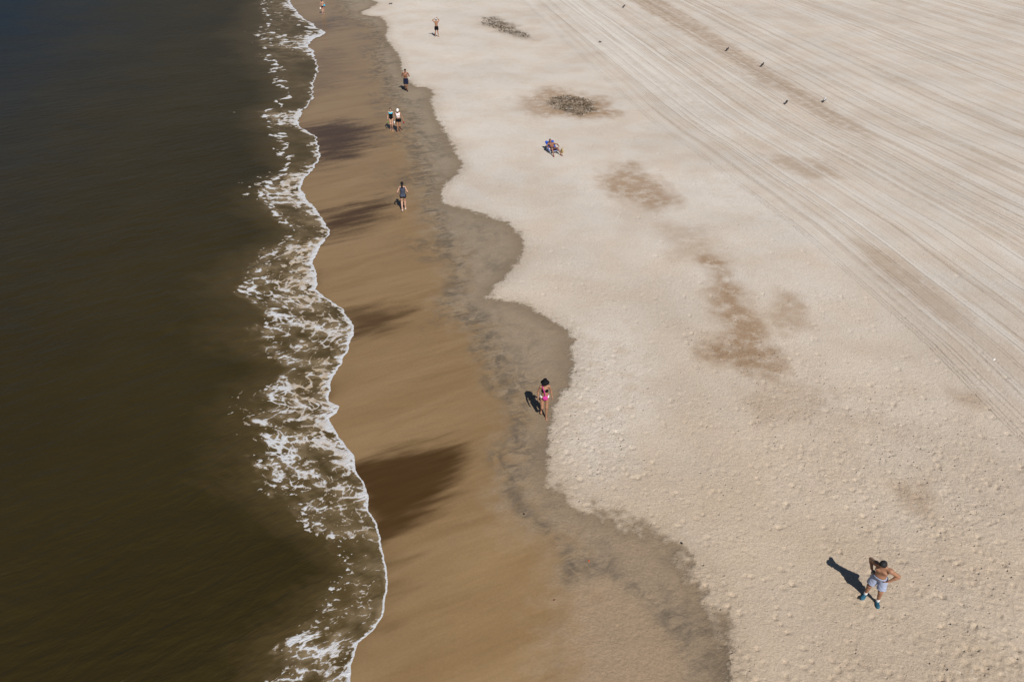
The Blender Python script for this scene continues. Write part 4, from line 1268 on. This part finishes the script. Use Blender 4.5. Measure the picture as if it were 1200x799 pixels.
m2.hair(HAIR_B)
m2.face(EYE_W, EYE_D, LIP)
for sd in 'RL':
    m2.shoe(sd, BLACK, DKMETAL)

# ---- pair of walkers
J = stand(kneeR=V3(0.08, 0.06, 0.51), ankleR=V3(0.08, -0.14, 0.10), kneeL=V3(-0.08, 0.10, 0.51), ankleL=V3(-0.07, 0.10, 0.085), elbowR=V3(0.25, -0.06, 1.15), wristR=V3(0.25, 0.05, 0.91), elbowL=V3(-0.24, -0.06, 1.14), wristL=V3(-0.25, 0.06, 0.92))
w3 = Person(J, (459.5, 154), (0.05, -1), 1.60, 0.0105, FAIR, 'dark haired person in black and turquoise swimsuit walking beside a friend in a white cap', fem=True, slim=0.95)
w3.hair(HAIR_D, ([(0, -0.06, 0.10), (0, -0.08, 0.02), (0, -0.08, -0.05)], [0.07, 0.06, 0.04]))
w3.face(EYE_W, EYE_D, LIP)
w3.top(BLACK, 0.83, 1.37, 0.012, 0.04, 'swimsuit')
w3.top(TURQ, 1.33, 1.45, 0.016, 0.035, 'shoulder_straps', 0.075)
gb = on_person(w3, 'beach_bag', 'small green bag carried by the walker in the black and turquoise swimsuit', 'bag')
hR = w3.g['handR']
v, f = sdf_mesh([ell(hR + V3(0.0, 0, -0.17), (0.05, 0.10, 0.11), 0.03)], 0.01, clip=[(hR + V3(0, 0, -0.09), V3(0, 0, 1))])
link('pouch', np_mesh('green_pouch', v * w3.k, f, GREEN), gb)
v, f = sdf_mesh([cone(hR + V3(0, -0.05, -0.10), hR + V3(0, 0, -0.01), 0.01, 0.01, 0.01), cone(hR + V3(0, 0.05, -0.10), hR + V3(0, 0, -0.01), 0.01, 0.01, 0.01)], 0.008)
link('handle', np_mesh('green_handle', v * w3.k, f, GREEN), gb)

J = stand(kneeR=V3(0.09, 0.10, 0.51), ankleR=V3(0.08, 0.10, 0.085), kneeL=V3(-0.09, 0.08, 0.51), ankleL=V3(-0.085, -0.26, 0.15), footL=V3(-0.1, 1, -0.3),
          elbowR=V3(0.27, -0.08, 1.15), wristR=V3(0.29, 0.06, 0.92), elbowL=V3(-0.27, -0.06, 1.15), wristL=V3(-0.34, 0.05, 0.92), head_pitch=0.35)
w4 = Person(J, (468, 156.5), (0.08, -1), 1.70, 0.0105, TAN, 'woman in white cap, pale printed top and dark shorts walking beside a friend', fem=True)
w4.hair(HAIR_D, ([(0, -0.06, 0.09), (0, -0.09, 0.02)], [0.07, 0.05]))
w4.face(EYE_W, EYE_D, LIP)
w4.cap(WHITE)
w4.top(CHECK, 1.12, 1.45, 0.014, 0.045, 'crop_top', 0.07)
w4.shorts(BLACK, 0.30, 0.016, 1.04, 0.016)
rb_ = on_person(w4, 'hand_bag', 'small dark red bag held by the woman in the white cap', 'bag')
hL = w4.g['handL']
v, f = sdf_mesh([ell(hL + V3(-0.02, 0.02, -0.10), (0.05, 0.10, 0.075), 0.03)], 0.01)
link('pouch', np_mesh('red_pouch', v * w4.k, f, RED), rb_)
v, f = sdf_mesh([cone(hL + V3(-0.02, 0.08, -0.07), hL, 0.010, 0.010, 0.01), cone(hL + V3(-0.02, -0.05, -0.06), hL, 0.010, 0.010, 0.01)], 0.008)
link('handle', np_mesh('red_handle', v * w4.k, f, RED), rb_)
wb_ = on_person(w4, 'towel', 'small white towel held by the woman in the white cap', 'towel')
hR = w4.g['handR']
v, f = sdf_mesh([ell(hR + V3(0, 0.0, -0.06), (0.045, 0.07, 0.08), 0.03), ell(hR + V3(0.01, 0.0, -0.13), (0.035, 0.055, 0.07), 0.03)], 0.01, ripple=lambda X, Y, Z: 0.006 * np.sin(X * 80 + Y * 50) + 0 * Z)
link('folds', np_mesh('towel_folds', v * w4.k, f, WHITE), wb_)

# ---- man with raised arms
J = stand(kneeR=V3(0.12, 0.01, 0.50), ankleR=V3(0.17, -0.02, 0.085), kneeL=V3(-0.11, 0.02, 0.50), ankleL=V3(-0.15, 0.0, 0.085), footR=V3(0.3, 1, 0), footL=V3(-0.3, 1, 0),
          elbowR=V3(0.25, 0.24, 1.55), wristR=V3(0.13, 0.18, 1.70), elbowL=V3(-0.40, 0.10, 1.54), wristL=V3(-0.19, 0.14, 1.66), handR=V3(-0.6, 0, 0.6), handL=V3(0.75, 0.0, 0.4), palmR=V3(0, -1, 0), palmL=V3(0, -1, 0), thumbR=V3(-0.5, 0, -0.8), thumbL=V3(0.5, 0, -0.8))
m3 = Person(J, (512, 45), (0.12, 1), 1.78, 0.0105, TAN, 'shirtless man in black shorts standing on dry sand with hands raised to his cap')
m3.shorts(BLACK, 0.60, 0.030, 1.03, 0.016)
m3.hair(HAIR_D)
m3.face(EYE_W, EYE_D, LIP)
m3.cap(flat_mat('pale_grey_cloth', (0.46, 0.48, 0.50, 1), 0.9, 0.08))

# ---- walker carrying a turquoise ball
J = stand(kneeR=V3(0.08, 0.08, 0.51), ankleR=V3(0.08, 0.02, 0.085), kneeL=V3(-0.08, 0.04, 0.51), ankleL=V3(-0.08, -0.22, 0.12), footL=V3(0, 1, -0.3),
          elbowR=V3(0.33, -0.10, 1.19), wristR=V3(0.33, 0.09, 1.03), elbowL=V3(-0.26, -0.05, 1.15), wristL=V3(-0.29, 0.03, 0.90), palmR=V3(-0.9, 0, 0.3))
w5 = Person(J, (379, 17.2), (0.1, 1), 1.60, 0.0105, FAIR, 'fair skinned walker in white cap holding a turquoise ball at the water', fem=True)
w5.hair(HAIR_B, ([(0, -0.06, 0.10), (0, -0.09, 0.03), (0, -0.085, -0.04)], [0.07, 0.06, 0.035]))
w5.face(EYE_W, EYE_D, LIP)
w5.cap(WHITE)
w5.bikini_top(NAVY)
w5.bikini_bottom(NAVY, 0.84, 1.0)
ball = on_person(w5, 'beach_ball', 'turquoise and navy ball held against the hip of the walker at the water', 'ball')
bc = V3(0.27, -0.03, 1.03)
v, f = sdf_mesh([ell(bc, (0.14, 0.14, 0.14), 0.01)], 0.014, clip=[(bc + V3(0, 0, -0.03), V3(0, 0, -1))])
link('upper_half', np_mesh('ball_upper', v * w5.k, f, TURQ), ball)
v, f = sdf_mesh([ell(bc, (0.14, 0.14, 0.14), 0.01)], 0.014, clip=[(bc + V3(0, 0, -0.031), V3(0, 0, 1))])
link('lower_half', np_mesh('ball_lower', v * w5.k, f, flat_mat('deep_blue_plastic', (0.01, 0.05, 0.22, 1), 0.4, 0.05)), ball)
wb2 = on_person(w5, 'carrier_bag', 'small white carrier bag hanging from the hand of the walker with the ball', 'bag')
hL = w5.g['handL']
v, f = sdf_mesh([ell(hL + V3(-0.01, 0, -0.17), (0.085, 0.10, 0.11), 0.03), ell(hL + V3(0, 0, -0.07), (0.03, 0.05, 0.05), 0.05)], 0.011, ripple=lambda X, Y, Z: 0.006 * np.sin(X * 60 + Z * 40) + 0 * Y)
link('sack', np_mesh('carrier_sack', v * w5.k, f, WHITE), wb2)
v, f = sdf_mesh([cone(hL + V3(0, -0.03, -0.06), hL, 0.010, 0.010, 0.01), cone(hL + V3(0, 0.03, -0.06), hL, 0.010, 0.010, 0.01)], 0.008)
link('handle', np_mesh('carrier_handle', v * w5.k, f, WHITE), wb2)


# ------------------------------------------------------------------ beach chair and sunbather
def tubes(pts_list, r, n=8):
    vs, fs = [], []; o = 0
    for pts in pts_list:
        pts = [np.asarray(p, float) for p in pts]
        for i, p in enumerate(pts):
            d = unit(pts[min(i + 1, len(pts) - 1)] - pts[max(i - 1, 0)])
            a = unit(np.cross(d, V3(0.3, 0.2, 1) if abs(d[2]) < 0.9 else V3(1, 0, 0))); b = np.cross(d, a)
            for k in range(n):
                an_ = 2 * math.pi * k / n
                vs.append(p + r * (a * math.cos(an_) + b * math.sin(an_)))
        for i in range(len(pts) - 1):
            for k in range(n):
                fs.append((o + i * n + k, o + i * n + (k + 1) % n, o + (i + 1) * n + (k + 1) % n, o + (i + 1) * n + k))
        c0, c1 = len(vs), len(vs) + 1
        vs += [pts[0], pts[-1]]
        for k in range(n):
            fs.append((c0, o + (k + 1) % n, o + k, c0)); e = o + (len(pts) - 1) * n
            fs.append((c1, e + k, e + (k + 1) % n, c1))
        o = len(vs)
    # caps as triangles: split everything into triangles
    T3 = []
    for q in fs:
        if q[0] == q[3]:
            T3.append(q[:3])
        else:
            T3 += [(q[0], q[1], q[2]), (q[0], q[2], q[3])]
    return np.array(vs), np.array(T3)


def sling(line, half, thick, sag, n=7):
    """cloth stretched across the chair: profile line in y,z, width 2*half"""
    L = np.array(line, float); xs = np.linspace(-half, half, n)
    vs = []
    for sgn in (0, 1):
        for (y, z) in L:
            for x in xs:
                vs.append((x, y, z - sag * (1 - (x / half) ** 2) - sgn * thick))
    m = len(L); N = m * n; fs = []
    for i in range(m - 1):
        for j in range(n - 1):
            a = i * n + j
            fs += [(a, a + 1, a + n + 1, a + n), (N + a + n, N + a + n + 1, N + a + 1, N + a)]
    rim = [j for j in range(n)] + [i * n + n - 1 for i in range(1, m)] + [(m - 1) * n + j for j in range(n - 2, -1, -1)] + [i * n for i in range(m - 2, 0, -1)]
    for a, b in zip(rim, rim[1:] + rim[:1]):
        fs.append((b, a, N + a, N + b))
    return np.array(vs), np.array(fs)


cp = G(648, 181.5)
cz = ground_z(cp[0], cp[1])
CH = (0.30, -0.954)
chair = thing('beach_chair', 'low folding beach chair with blue canvas and white frame on dry sand', 'chair', (cp[0], cp[1], cz), math.atan2(-CH[0], CH[1]))
for s_ in (-1, 1):
    x = 0.29 * s_
    v, f = tubes([[(x, 0.27, 0.01), (x, 0.25, 0.17), (x, -0.13, 0.145), (x, -0.80, 0.485)], [(x, -0.55, 0.01), (x, -0.40, 0.28)], [(x, 0.27, 0.012), (x, -0.55, 0.012)]], 0.015)
    link('side_frame', np_mesh('side_frame', v, f, METAL), chair)
    v, f = sdf_mesh([cone(V3(x * 1.08, 0.22, 0.33), V3(x * 1.08, -0.34, 0.36), 0.032, 0.032, 0.01)], 0.01, clip=[(V3(0, 0, 0.315), V3(0, 0, -1))])
    arm = link('armrest', np_mesh('armrest', v, f, METAL), chair)
    v, f = tubes([[(x * 1.04, 0.20, 0.34), (x * 1.02, 0.24, 0.17)]], 0.012)
    link('arm_post', np_mesh('arm_post', v, f, METAL), arm)
for (y0, z0) in ((-0.80, 0.485), (0.25, 0.17), (-0.55, 0.012)):
    v, f = tubes([[(-0.29, y0, z0), (0.29, y0, z0)]], 0.013)
    link('cross_bar', np_mesh('cross_bar', v, f, METAL), chair)
v, f = sling([(0.25, 0.188), (0.10, 0.165), (-0.02, 0.15), (-0.13, 0.15)], 0.28, 0.008, 0.02)
link('seat', np_mesh('chair_seat', v, f, BLUE), chair)
v, f = sling([(-0.14, 0.160), (-0.36, 0.272), (-0.58, 0.384), (-0.79, 0.490)], 0.28, 0.010, 0.015)
link('backrest', np_mesh('chair_back', v, f, BLUE), chair)
for sx in (-1, 1):
    v, f = sdf_mesh([ell(V3(sx * 0.21, -0.72, 0.51), (0.10, 0.10, 0.045), 0.03, rotx(-0.47))], 0.01)
    link('headrest_pad', np_mesh('headrest_pad', v, f, BLUE), chair)

J = stand(pelvis=V3(0, -0.07, 0.265), lean=-1.08, kneeR=V3(0.20, 0.34, 0.40), kneeL=V3(-0.22, 0.34, 0.40), ankleR=V3(0.22, 0.70, 0.09), ankleL=V3(-0.33, 0.66, 0.09), footR=V3(0.2, 1, 0), footL=V3(-0.4, 1, 0),
          elbowR=V3(0.36, -0.30, 0.40), wristR=V3(0.33, -0.05, 0.40), elbowL=V3(-0.44, -0.32, 0.42), wristL=V3(-0.42, -0.08, 0.40), palmR=V3(0, 0, -1), palmL=V3(0, 0, -1), thumbR=V3(-1, 0, 0), thumbL=V3(1, 0, 0), head_pitch=0.55, curlR=0.3, curlL=0.3)
sb = Person(J, (648, 181.5), CH, 1.70, 0.0105, BROWN, 'sunburnt person in dark swimwear lying back in the blue beach chair', fem=False, belly=0.02)
sb.o.location[2] = cz - 0.0
sb.hair(flat_mat('grey_brown_hair', (0.10, 0.07, 0.055, 1), 0.7, 0.3, 40))
sb.face(EYE_W, EYE_D, LIP)
sb.shorts(flat_mat('dark_plum_cloth', (0.045, 0.022, 0.024, 1), 0.8, 0.2), 0.22, 0.01, 1.0, 0.012, name='swim_briefs')
for sd in 'RL':
    an = sb.g['ankle' + sd]; fdv = unit(V3(sb.g['fd' + sd][0], sb.g['fd' + sd][1], 0)); rv = V3(fdv[1], -fdv[0], 0); b0 = V3(an[0], an[1], an[2] - 0.085)
    so = sb.add('sandal', [ell(b0 + fdv * 0.055 + V3(0, 0, 0.008), (0.056, 0.142, 0.02), 0.01, np.stack([rv, fdv, V3(0, 0, 1)], 1))], MAROON, vox=0.008)
    sb.add('strap', [cone(b0 + fdv * 0.09 + rv * q * 0.05 + V3(0, 0, 0.018), b0 + fdv * 0.10 + rv * q * 0.01 + V3(0, 0, 0.062), 0.013, 0.013, 0.01) for q in (-1, 1)], MAROON, vox=0.008, parent=so)

yt = cp + np.array([0.60, -0.02])
tote = thing('tote_bag', 'pale yellow tote bag on the sand beside the blue beach chair', 'bag', (yt[0], yt[1], ground_z(*yt)), 0.25)
v, f = sdf_mesh([ell(V3(0, 0, 0.13), (0.055, 0.22, 0.15), 0.03), ell(V3(0.0, 0.03, 0.05), (0.075, 0.21, 0.07), 0.05)], 0.014, clip=[(V3(0, 0, -0.003), V3(0, 0, -1)), (V3(0, 0, 0.25), V3(0, 0, 1))], ripple=lambda X, Y, Z: 0.006 * np.sin(Y * 40 + Z * 30) + 0 * X)
link('pouch', np_mesh('tote_pouch', v, f, YELLOW), tote)
for s_ in (-1, 1):
    v, f = tubes([[(0.05 * s_, -0.10, 0.22), (0.06 * s_, -0.07, 0.33), (0.06 * s_, 0.03, 0.33), (0.05 * s_, 0.06, 0.22)]], 0.010)
    link('handle', np_mesh('tote_handle', v, f, YELLOW), tote)

# ------------------------------------------------------------------ birds
B_DARK = flat_mat('dark_plumage', (0.030, 0.028, 0.030, 1), 0.7, 0.35, 25)
B_WING = flat_mat('wing_plumage', (0.016, 0.016, 0.018, 1), 0.7, 0.3, 30)
B_PALE = flat_mat('pale_plumage', (0.55, 0.55, 0.57, 1), 0.7, 0.1, 25)
B_LEG = flat_mat('bird_leg', (0.20, 0.07, 0.03, 1), 0.6, 0.1)


def make_bird(body_mat, wing_mat, pose):
    root = link('bird', None)
    hp = V3(0, 0.125, 0.285) if pose == 'up' else V3(0, 0.18, 0.10)
    v, f = sdf_mesh([ell(V3(0, 0, 0.165), (0.060, 0.13, 0.066), 0.03, rotx(0.28)), cone(V3(0, 0.085, 0.20), hp, 0.042, 0.028, 0.03), ell(hp + V3(0, 0.012, 0.004), (0.029, 0.038, 0.029), 0.015)], 0.011)
    link('body', np_mesh('bird_body', v, f, body_mat), root)
    v, f = sdf_mesh([cone(hp + V3(0, 0.04, 0), hp + V3(0, 0.085, -0.008), 0.011, 0.004, 0.005)], 0.005)
    link('beak', np_mesh('bird_beak', v, f, B_LEG), root)
    v, f = sdf_mesh([ell(V3(0, -0.19, 0.13), (0.035, 0.10, 0.014), 0.01, rotx(0.22))], 0.009)
    link('tail', np_mesh('bird_tail', v, f, wing_mat), root)
    for q in (-1, 1):
        v, f = sdf_mesh([ell(V3(q * 0.054, -0.04, 0.172), (0.016, 0.145, 0.045), 0.01, rotx(0.26))], 0.009)
        link('wing', np_mesh('bird_wing', v, f, wing_mat), root)
        v, f = tubes([[(q * 0.026, 0.0, 0.12), (q * 0.028, 0.012, 0.06), (q * 0.028, 0.0, 0.006), (q * 0.028, 0.045, 0.005)]], 0.0055, 6)
        link('leg', np_mesh('bird_leg', v, f, B_LEG), root)
    return root


def copy_tree(o, parent=None):
    c = o.copy(); COL.objects.link(c); c.parent = parent
    for ch in list(o.children):
        copy_tree(ch, c)
    return c


b_up = make_bird(B_DARK, B_WING, 'up')
b_peck = make_bird(B_DARK, B_WING, 'peck')
b_pale = make_bird(B_PALE, B_WING, 'up')
used = set()
for bpx, src, yaw, lab in (((852, 62), b_up, -0.75, 'upright dark bird, one of two standing near each other by the brown wheel track'), ((893, 80), b_up, -0.7, 'upright dark bird, one of two standing near each other by the brown wheel track'),
                           ((921, 124), b_peck, -0.5, 'dark bird pecking at the sand with its head lowered'), ((965.5, 122), b_pale, -0.6, 'pale bodied bird with dark wings on the tracked sand'),
                           ((731, 11), b_up, -0.9, 'lone upright dark bird far up the tracks, away from the others'), ((703, 52.5), b_peck, 1.2, 'dark bird crouching by the edge of the wheel tracks')):
    if src.name in used:
        o = copy_tree(src)
    else:
        o = src; used.add(src.name)
    q = G(*bpx)
    o.location = (q[0], q[1], ground_z(q[0], q[1]) - 0.002); o.rotation_euler[2] = yaw
    o.scale = (1.15, 1.15, 1.15) if bpx[0] != 703 else (0.8, 0.8, 0.8)
    tag(o, lab, 'bird', 'birds on the tracked sand')

# ------------------------------------------------------------------ seaweed heaps, shells, driftwood
M_WEED = flat_mat('dried_seaweed', (0.10, 0.078, 0.052, 1), 0.85, 0.5, 6)


def weed_heap(poly, n, label):
    pts = GP(poly); lo2, hi2 = pts.min(0), pts.max(0); c = pts.mean(0)
    vs, fs = [], []; m = 0
    while m < n:
        x, y = random.uniform(lo2[0], hi2[0]), random.uniform(lo2[1], hi2[1])
        if not inside(np.array([x]), np.array([y]), [tuple(p) for p in pts])[0] or perlin(np.array([x / 0.8]), np.array([y / 1.1]), 77)[0] < 0.10 - 0.45 * random.random():
            continue
        a = random.uniform(0, 6.28); L = random.uniform(0.07, 0.24); w = random.uniform(0.012, 0.04); z = ground_z(x, y) - 0.005
        d = np.array([math.cos(a), math.sin(a)]); nn = np.array([-d[1], d[0]])
        for i, t_ in enumerate((0, 0.35, 0.7, 1.0)):
            h = z + (0.0, random.uniform(0.02, 0.09), random.uniform(0.015, 0.08), 0.0)[i]
            bend = nn * math.sin(t_ * 3) * L * 0.3
            ww = w * (0.5, 1, 0.9, 0.3)[i]
            for sg in (-1, 1):
                p = np.array([x, y]) + d * L * t_ + bend + nn * ww * sg
                vs.append((p[0] - c[0], p[1] - c[1], h + 0.008 * sg))
            p = np.array([x, y]) + d * L * t_ + bend
            vs.append((p[0] - c[0], p[1] - c[1], h + ww * 0.9))
        b = m * 12
        for i in range(3):
            q = b + i * 3
            for u_, v_ in ((0, 2), (2, 1), (1, 0)):
                fs.append((q + u_, q + v_, q + 3 + v_, q + 3 + u_))
        m += 1
    o = thing('seaweed_heap', label, 'seaweed', (c[0], c[1], 0))
    link('strands', np_mesh('seaweed_strands', np.array(vs), np.array(fs), M_WEED), o)['kind'] = 'stuff'


weed_heap([(645, 117), (665, 114), (692, 120), (698, 132), (681, 138), (660, 132), (646, 127)], 260, 'oval heap of dark dried seaweed behind the blue beach chair')
weed_heap([(563, 23), (580, 23), (621, 44), (615, 47), (590, 40), (565, 30)], 300, 'long thin strip of dark dried seaweed on the dry sand')


def shell(pxy, col, s, name, label, cat):
    q = G(*pxy)
    z0 = ground_z(*q)
    n, m = 18, 6; vs, fs = [], []
    for i in range(m):
        r = i / (m - 1)
        for j in range(n):
            a = math.radians(-75 + 150 * j / (n - 1))
            rad = s * r * (1 + 0.05 * math.cos(j * math.pi))
            vs.append((rad * math.sin(a), rad * math.cos(a), s * 0.42 * math.sin(r * math.pi * 0.85 + 0.25) * math.cos(a * 0.9) + 0.02 * s * math.cos(j * math.pi)))
    for i in range(m - 1):
        for j in range(n - 1):
            fs.append((i * n + j, (i + 1) * n + j, (i + 1) * n + j + 1, i * n + j + 1))
    o = link(name, np_mesh(name, np.array(vs), np.array(fs), flat_mat(name + '_colour', col, 0.5, 0.15, 60)), None, (q[0], q[1], z0 - 0.002), (0, 0, random.uniform(0, 6)))
    tag(o, label, cat)


shell((691, 659), (0.42, 0.09, 0.03, 1), 0.055, 'shell', 'small orange shell on the grey stained damp sand', 'shell')
shell((650, 705), (0.14, 0.045, 0.03, 1), 0.05, 'shell', 'small dark red shell on smooth wet sand', 'shell')
shell((1163, 423), (0.75, 0.73, 0.70, 1), 0.09, 'shell', 'white shell lying in the wheel tracks', 'shell')


def pebble(pxy, s, label):
    q = G(*pxy)
    v, f = sdf_mesh([ell(V3(0, 0, 0.3 * s), (s, 0.7 * s, 0.45 * s), 0.01), ell(V3(0.3 * s, 0.2 * s, 0.3 * s), (0.6 * s, 0.5 * s, 0.5 * s), 0.02)], s / 6)
    o = link('pebble', np_mesh('pebble', v, f, flat_mat('dark_stone', (0.02, 0.018, 0.016, 1), 0.6, 0.3, 30)), None, (q[0], q[1], ground_z(*q)), (0, 0, random.uniform(0, 6)))
    tag(o, label, 'pebble')


pebble((614, 604), 0.04, 'black pebble on smooth wet sand near the grey stains')
pebble((798, 640), 0.045, 'black pebble on pale dry sand by the damp edge')

q = G(458, 7)
dw = thing('driftwood', 'short grey plank of driftwood with pale ends on the dry sand', 'driftwood', (q[0], q[1], ground_z(*q)), 0.15)
v, f = sdf_mesh([cone(V3(-0.17, 0, 0.07), V3(0.16, 0.02, 0.075), 0.075, 0.065, 0.02), cone(V3(0.05, 0.0, 0.09), V3(0.10, 0.05, 0.16), 0.03, 0.015, 0.02)], 0.012, ripple=lambda X, Y, Z: 0.005 * np.sin(Y * 120 + 9 * np.sin(X * 8)) + 0 * Z)
link('trunk', np_mesh('driftwood_trunk', v, f, flat_mat('grey_wood', (0.10, 0.09, 0.085, 1), 0.85, 0.3, 20)), dw)
for s_ in (-1, 1):
    v, f = sdf_mesh([ell(V3(0.225 * s_ - 0.01, 0.005, 0.07), (0.03, 0.062, 0.062), 0.01)], 0.01)
    link('sawn_end', np_mesh('sawn_end', v, f, flat_mat('pale_wood', (0.5, 0.47, 0.43, 1), 0.8, 0.15)), dw)
